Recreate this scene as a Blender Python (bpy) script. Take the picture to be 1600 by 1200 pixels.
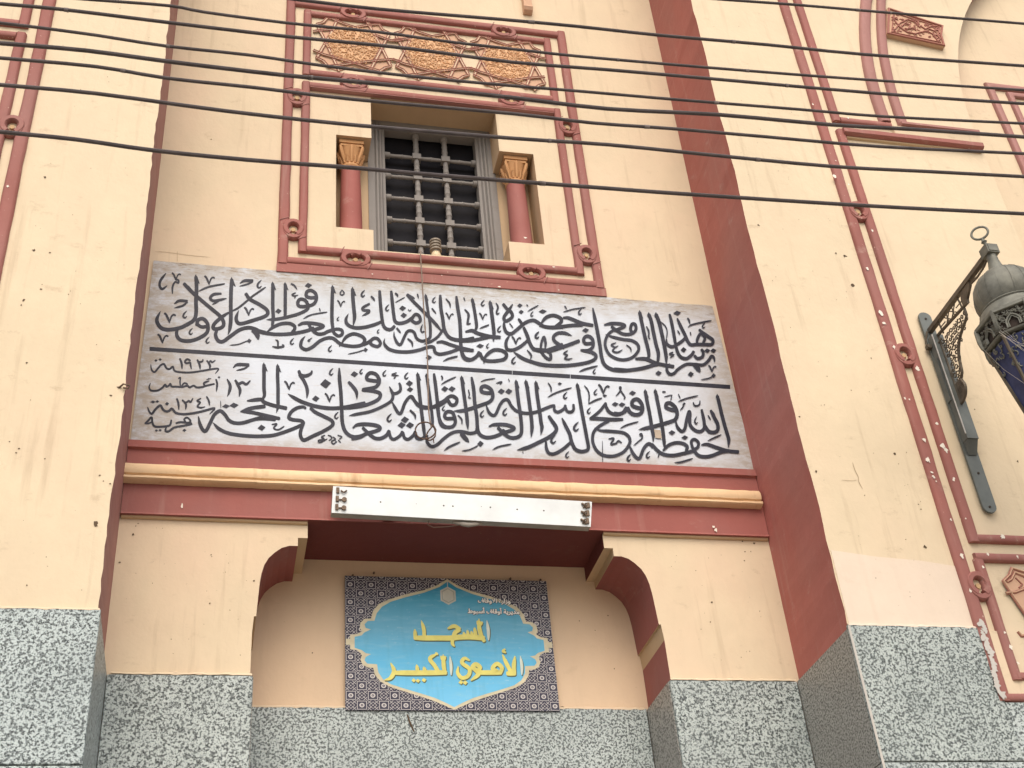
import bpy, math, random
import numpy as np
from mathutils import Vector, Matrix

random.seed(7)
for o in list(bpy.data.objects):
    bpy.data.objects.remove(o)
SC = bpy.context.scene
COL = SC.collection

# ------------------------------------------------------------------ camera
F_PX, CX, CY, EYE = 2010.0, 800.0, 600.0, 1.6          # focal length in pixels of the 1600 px wide photograph
_v = np.array([530 - CX, -(-2190 - CY), -F_PX])
_h = np.array([10000 - CX, -(1158 - CY), -F_PX])
_Z = _v / np.linalg.norm(_v)
_X = _h - (_h @ _Z) * _Z
_X /= np.linalg.norm(_X)
ROT = np.stack([_X, np.cross(_Z, _X), _Z])
cam_data = bpy.data.cameras.new("camera")
cam_data.sensor_width = 36.0
cam_data.lens = F_PX / 1600.0 * 36.0
cam_data.clip_start = 0.05
cam_data.clip_end = 2000
cam = bpy.data.objects.new("camera", cam_data)
M = Matrix([list(map(float, r)) for r in ROT]).to_4x4()
M.translation = (0, 0, EYE)
cam.matrix_world = M
COL.objects.link(cam)
SC.camera = cam

# ------------------------------------------------------------------ sky, sun, exposure
w = bpy.data.worlds.new("World")
SC.world = w
w.use_nodes = True
nt = w.node_tree
sky = nt.nodes.new("ShaderNodeTexSky")
sky.sky_type = 'NISHITA'
sky.sun_disc = False
sky.sun_elevation = math.radians(52)
sky.sun_rotation = math.radians(186)
sky.air_density = 1.0
sky.dust_density = 7.0
sky.ozone_density = 0.6
nt.links.new(sky.outputs[0], nt.nodes["Background"].inputs[0])
nt.nodes["Background"].inputs[1].default_value = 0.14
sd = bpy.data.lights.new("sun", 'SUN')
sd.energy = 1.2
sd.angle = math.radians(85)
sd.color = (1.0, 0.965, 0.89)
sun = bpy.data.objects.new("sun", sd)
COL.objects.link(sun)
az, el = math.radians(186), math.radians(50)
dvec = Vector((math.sin(az) * math.cos(el), math.cos(az) * math.cos(el), math.sin(el)))
sun.rotation_euler = dvec.to_track_quat('Z', 'Y').to_euler()
vs = SC.view_settings
vs.view_transform = 'Standard'
vs.look = 'None'
vs.gamma = 1
vs.use_curve_mapping = False
vs.exposure = 0.42


# ------------------------------------------------------------------ helpers
def at(px, py, Y):
    """Point of the vertical plane y = Y seen at a pixel of the surveyed photograph."""
    d = ROT @ np.array([px - CX, -(py - CY), -F_PX])
    p = d * (Y / d[1])
    return (float(p[0]), float(p[1]), float(p[2] + EYE))


def xz(px, py, Y):
    p = at(px, py, Y)
    return (p[0], p[2])


def srgb(r, g, b):
    return tuple(((c / 255) / 12.92 if c / 255 <= .04045 else ((c / 255 + .055) / 1.055) ** 2.4) for c in (r, g, b)) + (1,)


class MB:
    def __init__(s):
        s.v, s.f = [], []

    def add(s, vs_, fs):
        n = len(s.v)
        s.v += [tuple(map(float, v)) for v in vs_]
        s.f += [tuple(i + n for i in f) for f in fs]
        return s

    def quad(s, a, b, c, d):
        return s.add([a, b, c, d], [(0, 1, 2, 3)])

    def box(s, x0, x1, y0, y1, z0, z1):
        vs_ = [(x, y, z) for x in (x0, x1) for y in (y0, y1) for z in (z0, z1)]
        return s.add(vs_, [(0, 1, 3, 2), (4, 6, 7, 5), (0, 4, 5, 1), (2, 3, 7, 6), (0, 2, 6, 4), (1, 5, 7, 3)])

    def prism_y(s, pts, y0, y1):
        """closed outline in x,z pushed from y0 (front) to y1 (back)"""
        n = len(pts)
        vs_ = [(p[0], y0, p[1]) for p in pts] + [(p[0], y1, p[1]) for p in pts]
        return s.add(vs_, [tuple(range(n)), tuple(range(2 * n - 1, n - 1, -1))] + [(i, i + n, (i + 1) % n + n, (i + 1) % n) for i in range(n)])

    def poly(s, pts):
        return s.add(pts, [tuple(range(len(pts)))])

    def profile_x(s, prof, x0, x1, n=1, wob=0.0):
        """profile in y,z swept along x"""
        m = len(prof)
        vs_ = []
        for i in range(n + 1):
            x = x0 + (x1 - x0) * i / n
            dz = random.uniform(-wob, wob)
            vs_ += [(x, p[0] + random.uniform(-wob, wob) * .6, p[1] + dz + random.uniform(-wob, wob) * .5) for p in prof]
        fs = [(i * m + j, i * m + j + 1, (i + 1) * m + j + 1, (i + 1) * m + j) for i in range(n) for j in range(m - 1)]
        fs += [tuple(range(m)), tuple(n * m + j for j in range(m - 1, -1, -1))]
        return s.add(vs_, fs)

    def tube(s, pts, r, seg=8, caps=True):
        pts = [Vector(p) for p in pts]
        n = len(pts)
        rr = r if isinstance(r, (list, tuple)) else [r] * n
        vs_ = []
        up = None
        for i, p in enumerate(pts):
            t = (pts[min(i + 1, n - 1)] - pts[max(i - 1, 0)]).normalized()
            if up is None:
                up = t.orthogonal().normalized()
            up = (up - t * up.dot(t)).normalized()
            b = t.cross(up)
            for k in range(seg):
                a = 2 * math.pi * k / seg
                vs_.append(p + (up * math.cos(a) + b * math.sin(a)) * rr[i])
        fs = [(i * seg + k, i * seg + (k + 1) % seg, (i + 1) * seg + (k + 1) % seg, (i + 1) * seg + k) for i in range(n - 1) for k in range(seg)]
        if caps:
            fs += [tuple(range(seg - 1, -1, -1)), tuple((n - 1) * seg + k for k in range(seg))]
        return s.add(vs_, fs)

    def lathe(s, prof, c, seg=24, a0=0.0, squarex=1.0):
        """profile of (r, z) about the vertical axis at c"""
        m = len(prof)
        vs_ = []
        for r, z in prof:
            for k in range(seg):
                a = a0 + 2 * math.pi * k / seg
                vs_.append((c[0] + r * math.cos(a), c[1] + r * math.sin(a), z))
        fs = [(i * seg + k, i * seg + (k + 1) % seg, (i + 1) * seg + (k + 1) % seg, (i + 1) * seg + k) for i in range(m - 1) for k in range(seg)]
        fs += [tuple(range(seg - 1, -1, -1)), tuple((m - 1) * seg + k for k in range(seg))]
        return s.add(vs_, fs)

    def torus(s, c, R, r, y_scale=1.0, seg=28, ring=8, zs=1.0):
        """ring lying in an x,z plane"""
        vs_ = []
        for i in range(seg):
            a = 2 * math.pi * i / seg
            for k in range(ring):
                b = 2 * math.pi * k / ring
                rad = R + r * math.cos(b)
                vs_.append((c[0] + rad * math.cos(a), c[1] + r * y_scale * math.sin(b), c[2] + zs * rad * math.sin(a)))
        fs = [(i * ring + k, i * ring + (k + 1) % ring, ((i + 1) % seg) * ring + (k + 1) % ring, ((i + 1) % seg) * ring + k) for i in range(seg) for k in range(ring)]
        return s.add(vs_, fs)

    def rail(s, path, w_, h_, Y, closed=False, wob=0.0):
        """rounded plaster rib along a path of x,z points, raised towards -y from the plane Y"""
        P = []
        for i in range(len(path) - (0 if closed else 1)):
            a, b = Vector(path[i]), Vector(path[(i + 1) % len(path)])
            L = (b - a).length
            n = max(1, int(L / 0.12)) if wob else 1
            for k in range(n):
                P.append(a.lerp(b, k / n))
        if not closed:
            P.append(Vector(path[-1]))
        n = len(P)
        prof = [(-.5, 0), (-.5, .35), (-.41, .82), (-.28, 1), (.28, 1), (.41, .82), (.5, .35), (.5, 0)]
        m = len(prof)
        vs_ = []
        for i in range(n):
            pa = P[i - 1] if (closed or i > 0) else None
            pb = P[(i + 1) % n] if (closed or i < n - 1) else None
            d1 = (P[i] - pa).normalized() if pa is not None else None
            d2 = (pb - P[i]).normalized() if pb is not None else None
            if d1 is None: d1 = d2
            if d2 is None: d2 = d1
            n1, n2 = Vector((-d1.y, d1.x)), Vector((-d2.y, d2.x))
            mm = (n1 + n2).normalized()
            mm = mm / max(.5, mm.dot(n1))
            ww = w_ * (1 + random.uniform(-wob, wob))
            sh = random.uniform(-wob, wob) * w_ * .4
            for u, hh in prof:
                q = P[i] + mm * (u * ww + sh)
                vs_.append((q.x, Y - hh * h_, q.y))
        fs = []
        for i in range(n if closed else n - 1):
            j = (i + 1) % n
            for k in range(m - 1):
                fs.append((i * m + k, i * m + k + 1, j * m + k + 1, j * m + k))
        if not closed:
            fs += [tuple(range(m)), tuple((n - 1) * m + k for k in range(m - 1, -1, -1))]
        return s.add(vs_, fs)

    def build(s, name, mat, parent=None, smooth=False, loc=(0, 0, 0), recalc=True):
        me = bpy.data.meshes.new(name)
        L = Vector(loc)
        if parent is not None:
            pw = Vector(parent["_w"]) if "_w" in parent else Vector((0, 0, 0))
            org = pw
        else:
            org = L
        me.from_pydata([tuple(Vector(v) - org) for v in s.v], [], s.f)
        me.materials.append(mat)
        if recalc:
            import bmesh
            bm = bmesh.new()
            bm.from_mesh(me)
            bmesh.ops.recalc_face_normals(bm, faces=bm.faces)
            bm.to_mesh(me)
            bm.free()
        if smooth:
            for p in me.polygons:
                p.use_smooth = True
            try:
                me.set_sharp_from_angle(angle=math.radians(42))
            except Exception:
                pass
        o = bpy.data.objects.new(name, me)
        COL.objects.link(o)
        if parent is not None:
            o.parent = parent
            o["_w"] = list(pw)
        else:
            o.location = L
            o["_w"] = list(L)
        return o


def empty(name, loc, label=None, cat=None, group=None, parent=None):
    o = bpy.data.objects.new(name, None)
    o.empty_display_size = .1
    COL.objects.link(o)
    if parent is not None:
        o.parent = parent
        o["_w"] = list(parent["_w"])
    else:
        o.location = loc
        o["_w"] = list(loc)
    if label: o["label"] = label
    if cat: o["category"] = cat
    if group: o["group"] = group
    return o


def tag(o, label, cat, group=None):
    o["label"] = label
    o["category"] = cat
    if group: o["group"] = group
    return o


# ------------------------------------------------------------------ materials
def new_mat(name, rough=.8):
    m = bpy.data.materials.new(name)
    m.use_nodes = True
    n = m.node_tree
    b = n.nodes["Principled BSDF"]
    b.inputs["Roughness"].default_value = rough
    b.inputs["Specular IOR Level"].default_value = .14
    return m, n, b


def N(n, t, **kw):
    x = n.nodes.new(t)
    for k, v in kw.items():
        setattr(x, k, v)
    return x


def coords(n, scale=(1, 1, 1)):
    """world-fixed coordinates"""
    g = N(n, "ShaderNodeNewGeometry")
    mp = N(n, "ShaderNodeMapping")
    mp.inputs["Scale"].default_value = scale
    n.links.new(g.outputs["Position"], mp.inputs["Vector"])
    return mp.outputs[0]


def noise(n, vec, scale, detail=4, rough=.55):
    x = N(n, "ShaderNodeTexNoise")
    x.inputs["Scale"].default_value = scale
    x.inputs["Detail"].default_value = detail
    x.inputs["Roughness"].default_value = rough
    n.links.new(vec, x.inputs["Vector"])
    return x.outputs["Fac"]


def ramp(n, fac, stops, interp='LINEAR'):
    r = N(n, "ShaderNodeValToRGB")
    r.color_ramp.interpolation = interp
    e = r.color_ramp.elements
    while len(e) < len(stops):
        e.new(.5)
    for i, (p, c) in enumerate(stops):
        e[i].position = p
        e[i].color = c if len(c) == 4 else tuple(c) + (1,)
    n.links.new(fac, r.inputs[0])
    return r.outputs[0]


def mix(n, fac, a, b, mode='MIX'):
    x = N(n, "ShaderNodeMix", data_type='RGBA', blend_type=mode)
    if isinstance(fac, (int, float)):
        x.inputs[0].default_value = fac
    else:
        n.links.new(fac, x.inputs[0])
    for i, c in ((6, a), (7, b)):
        if isinstance(c, (tuple, list)):
            x.inputs[i].default_value = c if len(c) == 4 else tuple(c) + (1,)
        else:
            n.links.new(c, x.inputs[i])
    return x.outputs[2]


def bump(n, b, h, strength=.3, dist=.01):
    x = N(n, "ShaderNodeBump")
    x.inputs["Strength"].default_value = strength
    x.inputs["Distance"].default_value = dist
    n.links.new(h, x.inputs["Height"])
    n.links.new(x.outputs[0], b.inputs["Normal"])


def paint(name, col, var=.10, tint=None, rough=.75, dirt=(.35, .27, .18), dirt_amt=.25, streak=True, fine=.25, chip=None):
    m, n, b = new_mat(name, rough)
    v = coords(n)
    big = noise(n, v, 1.1, 5, .6)
    lo = tuple(c * (1 - var) for c in col[:3])
    hi = tuple(min(1, c * (1 + var * .7)) for c in col[:3])
    c = ramp(n, big, [(.3, lo), (.7, hi)])
    if tint:
        t = noise(n, coords(n, (1, 1, .6)), 1.7, 3)
        c = mix(n, ramp(n, t, [(.45, (0, 0, 0)), (.75, (.75, .75, .75))]), c, tint)
    # trowel / brush mottling
    mid = noise(n, coords(n, (1, 1, .5)), 9, 5, .65)
    c = mix(n, ramp(n, mid, [(.35, (.12, .12, .12)), (.65, (0, 0, 0))]), c, tuple(x * .72 for x in col[:3]))
    # rain streaks and dust
    if streak:
        s = noise(n, coords(n, (7, 7, .5)), 2.2, 4, .6)
        f = ramp(n, s, [(.58, (0, 0, 0)), (.8, (dirt_amt,) * 3)])
        c = mix(n, f, c, dirt)
    st = noise(n, coords(n, (1, 1, 1.6)), 5.5, 7, .72)
    c = mix(n, ramp(n, st, [(.60, (0, 0, 0)), (.74, (min(.5, dirt_amt * 1.3),) * 3)]), c, dirt)
    sp = noise(n, v, 38, 3, .7)
    c = mix(n, ramp(n, sp, [(.70, (0, 0, 0)), (.76, (.35, .35, .35))]), c, dirt)
    if chip:
        ch = noise(n, v, 30, 6, .72)
        c = mix(n, ramp(n, ch, [(.655, (0, 0, 0)), (.675, (.75, .75, .75))]), c, chip)
    n.links.new(c, b.inputs["Base Color"])
    h = noise(n, v, 26, 6, .7)
    h2 = noise(n, coords(n, (1, 1, .7)), 4.5, 4, .55)
    a = N(n, "ShaderNodeMath", operation='MULTIPLY_ADD')
    n.links.new(h2, a.inputs[0])
    a.inputs[1].default_value = 5.5
    n.links.new(h, a.inputs[2])
    bump(n, b, a.outputs[0], fine, .006)
    return m


CREAM = (.635, .535, .385)
M_CREAM = paint("cream_limewash", CREAM, .08, tint=(.655, .505, .375), dirt_amt=.45)
M_CREAM2 = paint("cream_limewash_side", (.645, .552, .400), .08, tint=(.65, .53, .39), dirt_amt=.42)
M_PINKCREAM = paint("peach_limewash", (.66, .51, .36), .06, dirt_amt=.15)
M_PATCH = paint("fresh_pale_limewash", (.68, .585, .485), .04, dirt_amt=.1)
M_RED = paint("oxide_red_paint", (.305, .105, .092), .16, tint=(.27, .13, .12), rough=.62, dirt=(.42, .30, .26), dirt_amt=.28)
M_BRICK_LIT = paint("side_lit_brick_red_paint", (.385, .135, .115), .14, tint=(.35, .165, .145), rough=.6, dirt=(.48, .36, .33), dirt_amt=.3)  # lighter red for the right reveal: light from the left put into the colour
M_RAIL = paint("faded_red_moulding_paint", (.30, .118, .102), .16, tint=(.29, .155, .14), rough=.62, dirt=(.45, .34, .29), dirt_amt=.35, chip=(.58, .45, .36))
M_MAUVE = paint("weathered_mauve_red_paint", (.33, .165, .15), .10, tint=(.34, .19, .165), rough=.62, dirt=(.5, .36, .32), dirt_amt=.25)
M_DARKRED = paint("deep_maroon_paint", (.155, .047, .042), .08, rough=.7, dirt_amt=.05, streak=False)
M_GOLD = paint("ochre_cornice_paint", (.66, .47, .28), .12, tint=(.70, .56, .38), rough=.55, dirt=(.32, .17, .08), dirt_amt=.6)
M_BEIGE = paint("beige_trim_paint", (.52, .385, .245), .06, dirt_amt=.1)
M_ORANGEY = paint("ochre_eye_paint", (.50, .35, .20), .15)
M_ORANGE = paint("orange_stone_paint", (.53, .295, .14), .2, rough=.7, dirt=(.3, .1, .03), dirt_amt=.4)
M_TAN = paint("tan_stucco_relief", (.66, .43, .26), .12, rough=.8, dirt=(.45, .22, .12), dirt_amt=.35)
M_STRAP = paint("brown_red_strap_paint", (.33, .145, .115), .15, rough=.7)
M_PINKREL = paint("pinkish_stucco_ground", (.55, .36, .25), .12, rough=.8)
M_CHIP = paint("bare_white_plaster", (.74, .70, .62), .05, dirt_amt=.1, streak=False)
M_GREYWOOD = paint("grey_weathered_wood_paint", (.235, .225, .215), .1, tint=(.20, .18, .165), rough=.65, dirt=(.12, .08, .06), dirt_amt=.3)
M_CRACK = paint("crack_in_limewash", (.40, .31, .21), .3, streak=False)
M_PIT = paint("broken_plaster_pit", (.10, .07, .045), .3, streak=False)


def granite(name, light, mid_, dark, sc=62):
    m, n, b = new_mat(name, .42)
    b.inputs["Specular IOR Level"].default_value = .22
    v = coords(n)
    a = noise(n, v, sc, 2, .6)
    a2 = noise(n, v, sc * 1.9, 2, .6)
    c = ramp(n, a, [(.43, dark), (.47, mid_), (.515, light), (.64, tuple(x * 1.1 for x in light)), (.70, mid_)])
    c2 = ramp(n, a2, [(.41, dark), (.45, mid_), (.49, light)])
    c = mix(n, .30, c, c2)
    bg = noise(n, v, 3, 3)
    c = mix(n, ramp(n, bg, [(.4, (0, 0, 0)), (.7, (.25, .25, .25))]), c, mid_)
    oi = N(n, "ShaderNodeObjectInfo")
    tone = ramp(n, oi.outputs["Random"], [(0, (.90, .91, .90)), (.5, (1, 1, 1)), (1, (.95, .99, 1.03))])
    c = mix(n, 1.0, c, tone, 'MULTIPLY')
    n.links.new(c, b.inputs["Base Color"])
    bump(n, b, a, .12, .002)
    return m


M_GRANITE = granite("speckled_grey_granite", (.47, .535, .53), (.135, .165, .17), (.016, .022, .025), 82)
M_GRANITE_SIDE = granite("speckled_brown_grey_granite", (.42, .42, .395), (.22, .22, .205), (.045, .045, .042), 90)
M_JOINT = paint("granite_joint_mortar", (.50, .49, .46), .1)


def board_mat():
    m, n, b = new_mat("white_painted_plaster_board", .7)
    v = coords(n)
    big = noise(n, v, 2.2, 5, .65)
    c = ramp(n, big, [(.3, (.44, .465, .485)), (.5, (.545, .60, .67)), (.75, (.60, .67, .76))])
    sc = noise(n, coords(n, (1.2, 1, 9)), 6, 6, .75)
    c = mix(n, ramp(n, sc, [(.58, (0, 0, 0)), (.68, (.5, .5, .5))]), c, (.42, .36, .29))
    # grime gathers along the top edge and at both ends of the board
    g = N(n, "ShaderNodeNewGeometry")
    sp = N(n, "ShaderNodeSeparateXYZ")
    n.links.new(g.outputs["Position"], sp.inputs[0])
    def edge(out, a0, a1):
        mr = N(n, "ShaderNodeMapRange")
        mr.inputs[1].default_value = a0
        mr.inputs[2].default_value = a1
        n.links.new(out, mr.inputs[0])
        return mr.outputs[0]
    e1, e2, e3 = edge(sp.outputs[2], 6.60, 6.76), edge(sp.outputs[0], .12, -.42), edge(sp.outputs[0], 2.80, 3.04)
    e4 = edge(sp.outputs[2], 5.62, 5.50)
    mx = None
    for e in (e1, e2, e3, e4):
        if mx is None:
            mx = e
        else:
            a = N(n, "ShaderNodeMath", operation='MAXIMUM')
            n.links.new(mx, a.inputs[0]); n.links.new(e, a.inputs[1])
            mx = a.outputs[0]
    gr = noise(n, coords(n, (1, 1, 2.2)), 11, 9, .78)
    mu = N(n, "ShaderNodeMath", operation='MULTIPLY')
    n.links.new(mx, mu.inputs[0]); n.links.new(ramp(n, gr, [(.36, (.2, .2, .2)), (.56, (1, 1, 1))]), mu.inputs[1])
    mu2 = N(n, "ShaderNodeMath", operation='MULTIPLY')
    n.links.new(mu.outputs[0], mu2.inputs[0]); mu2.inputs[1].default_value = .95
    c = mix(n, mu2.outputs[0], c, (.37, .335, .285))
    f2 = noise(n, coords(n, (1, 1, 6)), 22, 5, .8)
    c = mix(n, ramp(n, f2, [(.66, (0, 0, 0)), (.74, (.5, .5, .5))]), c, (.33, .29, .24))
    f3 = noise(n, coords(n, (1.6, 1, 11)), 7, 9, .72)
    m3 = N(n, "ShaderNodeMath", operation='MULTIPLY')
    n.links.new(ramp(n, f3, [(.56, (0, 0, 0)), (.60, (.85, .85, .85))]), m3.inputs[0])
    n.links.new(e1, m3.inputs[1])
    c = mix(n, m3.outputs[0], c, (.24, .19, .14))
    f4 = noise(n, coords(n, (2.2, 1, 9)), 8, 9, .75)
    c = mix(n, ramp(n, f4, [(.66, (0, 0, 0)), (.69, (.4, .4, .4))]), c, (.30, .26, .21))
    n.links.new(c, b.inputs["Base Color"])
    bump(n, b, gr, .3, .006)
    return m


M_BOARD = board_mat()


def simple(name, col, rough=.6, metal=0, var=.15, sc=20, bm=.1):
    m, n, b = new_mat(name, rough)
    b.inputs["Metallic"].default_value = metal
    v = coords(n)
    f = noise(n, v, sc, 4, .6)
    c = ramp(n, f, [(.3, tuple(x * (1 - var) for x in col)), (.7, tuple(min(1, x * (1 + var)) for x in col))])
    n.links.new(c, b.inputs["Base Color"])
    if bm:
        bump(n, b, f, bm, .003)
    return m


M_INK = simple("black_sign_paint", (.027, .030, .044), .5, 0, .35, 14, .1)
M_WIRE = simple("black_cable_sheath", (.080, .070, .073), .5, 0, .25, 12)
M_LAMPGREY = simple("verdigris_grey_cast_metal", (.16, .165, .145), .6, .35, .28, 14, .3)
M_LAMPDARK = simple("brown_grey_cast_metal", (.125, .108, .085), .6, .4, .3, 16, .3)
M_PLATE = simple("grey_painted_steel", (.13, .145, .14), .5, .3, .15, 10, .1)
M_TUBEWHITE = simple("white_enamelled_sheet", (.64, .69, .71), .45, 0, .10, 4, .05)
M_TUBESIDE = simple("dull_grey_sheet_edge", (.30, .28, .25), .55, 0, .15, 8)
M_HOLE = simple("dark_hole", (.05, .04, .035), .9)
M_RUST = simple("rusty_clip_metal", (.16, .12, .09), .7, .4, .4, 60)
M_GLASSD = simple("dusty_dark_window_glass", (.016, .016, .020), .75, 0, .3, 6, .02)
M_GLASSD.node_tree.nodes["Principled BSDF"].inputs["Specular IOR Level"].default_value = .12
M_PORC = simple("grey_porcelain", (.23, .20, .16), .35, 0, .2, 30)
M_PORC2 = simple("cream_porcelain", (.58, .48, .32), .4, 0, .2, 30)
M_SLEEVE = simple("grey_tape_on_cable", (.17, .15, .15), .6, 0, .3, 30)
M_CORD = simple("pale_brown_cord", (.22, .17, .14), .7, 0, .2, 60)
M_CORD2 = simple("brown_flex", (.11, .075, .06), .6, 0, .2, 60)
M_ASPHALT = simple("dusty_street_surface", (.27, .235, .19), .9, 0, .25, 12, .5)
M_PAVE = simple("concrete_pavement", (.36, .325, .275), .85, 0, .2, 8, .3)
M_WEB = simple("old_cobweb", (.50, .48, .44), .8)
M_BLUE = simple("dusty_blue_glass", (.036, .046, .115), .4, 0, .35, 9, .1)

# ------------------------------------------------------------------ ground and street
YP, YW, YN = 5.34, 6.0, 6.40          # pilaster face, recessed wall, entrance niche wall
XL, XR = -.505, 3.045                 # the two inner corners of the recess
g = MB(); g.quad((-300, -300, -.15), (300, -300, -.15), (300, 300, -.15), (-300, 300, -.15))
o = g.build("street", M_ASPHALT); o["kind"] = "structure"
g = MB(); g.box(-12, 14, 3.2, 14, -.15, 0.0)
o = g.build("pavement", M_PAVE); o["kind"] = "structure"
g = MB()
x = -12
while x < 14:
    g.box(x + .005, x + .995, 3.04, 3.19, -.15, .01); x += 1.0
o = g.build("kerb", M_PAVE); o["kind"] = "structure"

# ------------------------------------------------------------------ the mosque
B = empty("mosque_building", (1.27, 6.0, 0.0), "cream mosque facade with oxide red mouldings and speckled granite base", "building")

_cj = {}
def corner(side, z):
    """slightly wavy, hand-plastered corner line of the recess"""
    k = (side, round(z, 3))
    if k not in _cj:
        _cj[k] = random.uniform(-.0045, .0045)
    base = XL if side == 'L' else XR
    return base + _cj[k] + .002 * math.sin(z * 5.1 + (0 if side == 'L' else 2))


def frange(a, b, s):
    r = []
    n = max(1, int(round((b - a) / s)))
    for i in range(n + 1):
        r.append(a + (b - a) * i / n)
    return r


ZG, ZT = 4.19, 12.5
ZS = frange(ZG, ZT, .055)
# left pilaster: front and reveal
m = MB()
for a, b in zip(ZS[:-1], ZS[1:]):
    m.quad((-6, YP, a), (corner('L', a), YP, a), (corner('L', b), YP, b), (-6, YP, b))
m.build("pilaster_face", M_CREAM2, B, recalc=False)
m = MB()
for a, b in zip(ZS[:-1], ZS[1:]):
    m.quad((corner('L', a), YP, a), (XL - .012, YW + .05, a), (XL - .012, YW + .05, b), (corner('L', b), YP, b))
m.build("pilaster_reveal", M_MAUVE, B, recalc=False)

# right pilaster with the edge of the great arch
def arch_dx(z):
    z0 = 8.0
    if z <= z0: return 0.0
    R_ = 2.75
    d = min(z - z0, R_ * .999)
    return R_ - math.sqrt(R_ * R_ - d * d)
XA, XM = 4.957, 6.95
zap = 8.0 + math.sqrt(2.75 ** 2 - (2.75 - (XM - XA)) ** 2)
ZS2 = [z for z in frange(ZG, zap, .1)]
m = MB()
for a, b in zip(ZS2[:-1], ZS2[1:]):
    m.quad((corner('R', a), YP, a), (XA + arch_dx(a), YP, a), (XA + arch_dx(b), YP, b), (corner('R', b), YP, b))
    m.quad((2 * XM - XA - arch_dx(a), YP, a), (12, YP, a), (12, YP, b), (2 * XM - XA - arch_dx(b), YP, b))
m.quad((corner('R', zap), YP, zap), (12, YP, zap), (12, YP, ZT), (corner('R', ZT), YP, ZT))
m.build("pilaster_face", M_CREAM2, B, recalc=False)
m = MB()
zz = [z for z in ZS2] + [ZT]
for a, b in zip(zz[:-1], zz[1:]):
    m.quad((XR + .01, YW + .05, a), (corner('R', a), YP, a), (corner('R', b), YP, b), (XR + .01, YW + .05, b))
m.build("pilaster_reveal", M_BRICK_LIT, B, recalc=False)
YA = 5.47
m = MB()
zz = [0.0] + ZS2
for a, b in zip(zz[:-1], zz[1:]):
    xa, xb = XA + arch_dx(a), XA + arch_dx(b)
    m.quad((xa, YP, a), (xa, YA + .05, a), (xb, YA + .05, b), (xb, YP, b))
    m.quad((2 * XM - xa, YA + .05, a), (2 * XM - xa, YP, a), (2 * XM - xb, YP, b), (2 * XM - xb, YA + .05, b))
m.build("arch_soffit", M_MAUVE, B, recalc=False)
m = MB(); m.quad((XA - .1, YA, 0), (9.2, YA, 0), (9.2, YA, 11.2), (XA - .1, YA, 11.2))
m.build("arch_recess_wall", M_CREAM, B, recalc=False)

# recessed wall with its openings
WX0, WX1, WZ0, WZ1 = .822, 1.700, 7.035, 8.457
NX0, NX1, NZ0, NZ1 = .586, 1.940, 7.205, 8.040
XC = 1.253
right_half = [(.812, 5.06), (.812, 4.970), (.862, 4.970), (.862, 4.921), (.905, 4.921), (.945, 4.907), (.978, 4.880), (1.010, 4.845), (1.030, 4.805), (1.043, 4.755), (1.050, 4.70), (1.055, 4.62), (1.061, 4.515), (1.072, 4.515), (1.078, 4.425), (1.078, ZG)]
RO = [(XC + a, z) for a, z in right_half]
LO = [(XC - a, z) for a, z in right_half]
m = MB()
xl, xr = XL - .02, XR + .04
def R_(x0, x1, z0, z1):
    m.quad((x0, YW, z0), (x1, YW, z0), (x1, YW, z1), (x0, YW, z1))
m.poly([(xl, YW, ZG)] + [(p[0], YW, p[1]) for p in reversed(LO)] + [(xl, YW, 5.06)])
m.poly([(xr, YW, ZG), (xr, YW, 5.06)] + [(p[0], YW, p[1]) for p in RO])
R_(xl, xr, 5.06, WZ0)
R_(xl, WX0, WZ0, NZ0); R_(WX1, xr, WZ0, NZ0)
R_(xl, NX0, NZ0, NZ1); R_(NX1, xr, NZ0, NZ1)
R_(xl, WX0, NZ1, WZ1); R_(WX1, xr, NZ1, WZ1)
R_(xl, xr, WZ1, ZT)
m.build("recessed_wall", M_CREAM, B, recalc=False)

# window reveal and the two colonnette niches
m = MB()
YF = 6.215
def Q(*a): m.quad(*a)
for x, nx in ((WX0, NX0), (WX1, NX1)):
    Q((x, YW, WZ0), (x, YF + .2, WZ0), (x, YF + .2, NZ0), (x, YW, NZ0))
    Q((x, YW, NZ1), (x, YF + .2, NZ1), (x, YF + .2, WZ1), (x, YW, WZ1))
    Q((nx, YW, NZ0), (nx, YF + .02, NZ0), (nx, YF + .02, NZ1), (nx, YW, NZ1))
    xq = x + (.03 if x < 1.2 else -.03)
    Q((nx, YF + .008, NZ0), (xq, YF + .008, NZ0), (xq, YF + .008, NZ1), (nx, YF + .008, NZ1))
    Q((nx, YW, NZ0), (x, YW, NZ0), (x, YF + .02, NZ0), (nx, YF + .02, NZ0))
    Q((nx, YW, NZ1), (x, YW, NZ1), (x, YF + .02, NZ1), (nx, YF + .02, NZ1))
Q((WX0, YW, WZ1), (WX1, YW, WZ1), (WX1, YF + .2, WZ1), (WX0, YF + .2, WZ1))
Q((WX0, YW, WZ0), (WX1, YW, WZ0), (WX1, YF + .2, WZ0), (WX0, YF + .2, WZ0))
m.build("window_reveal", M_BEIGE, B, recalc=False)

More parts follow.
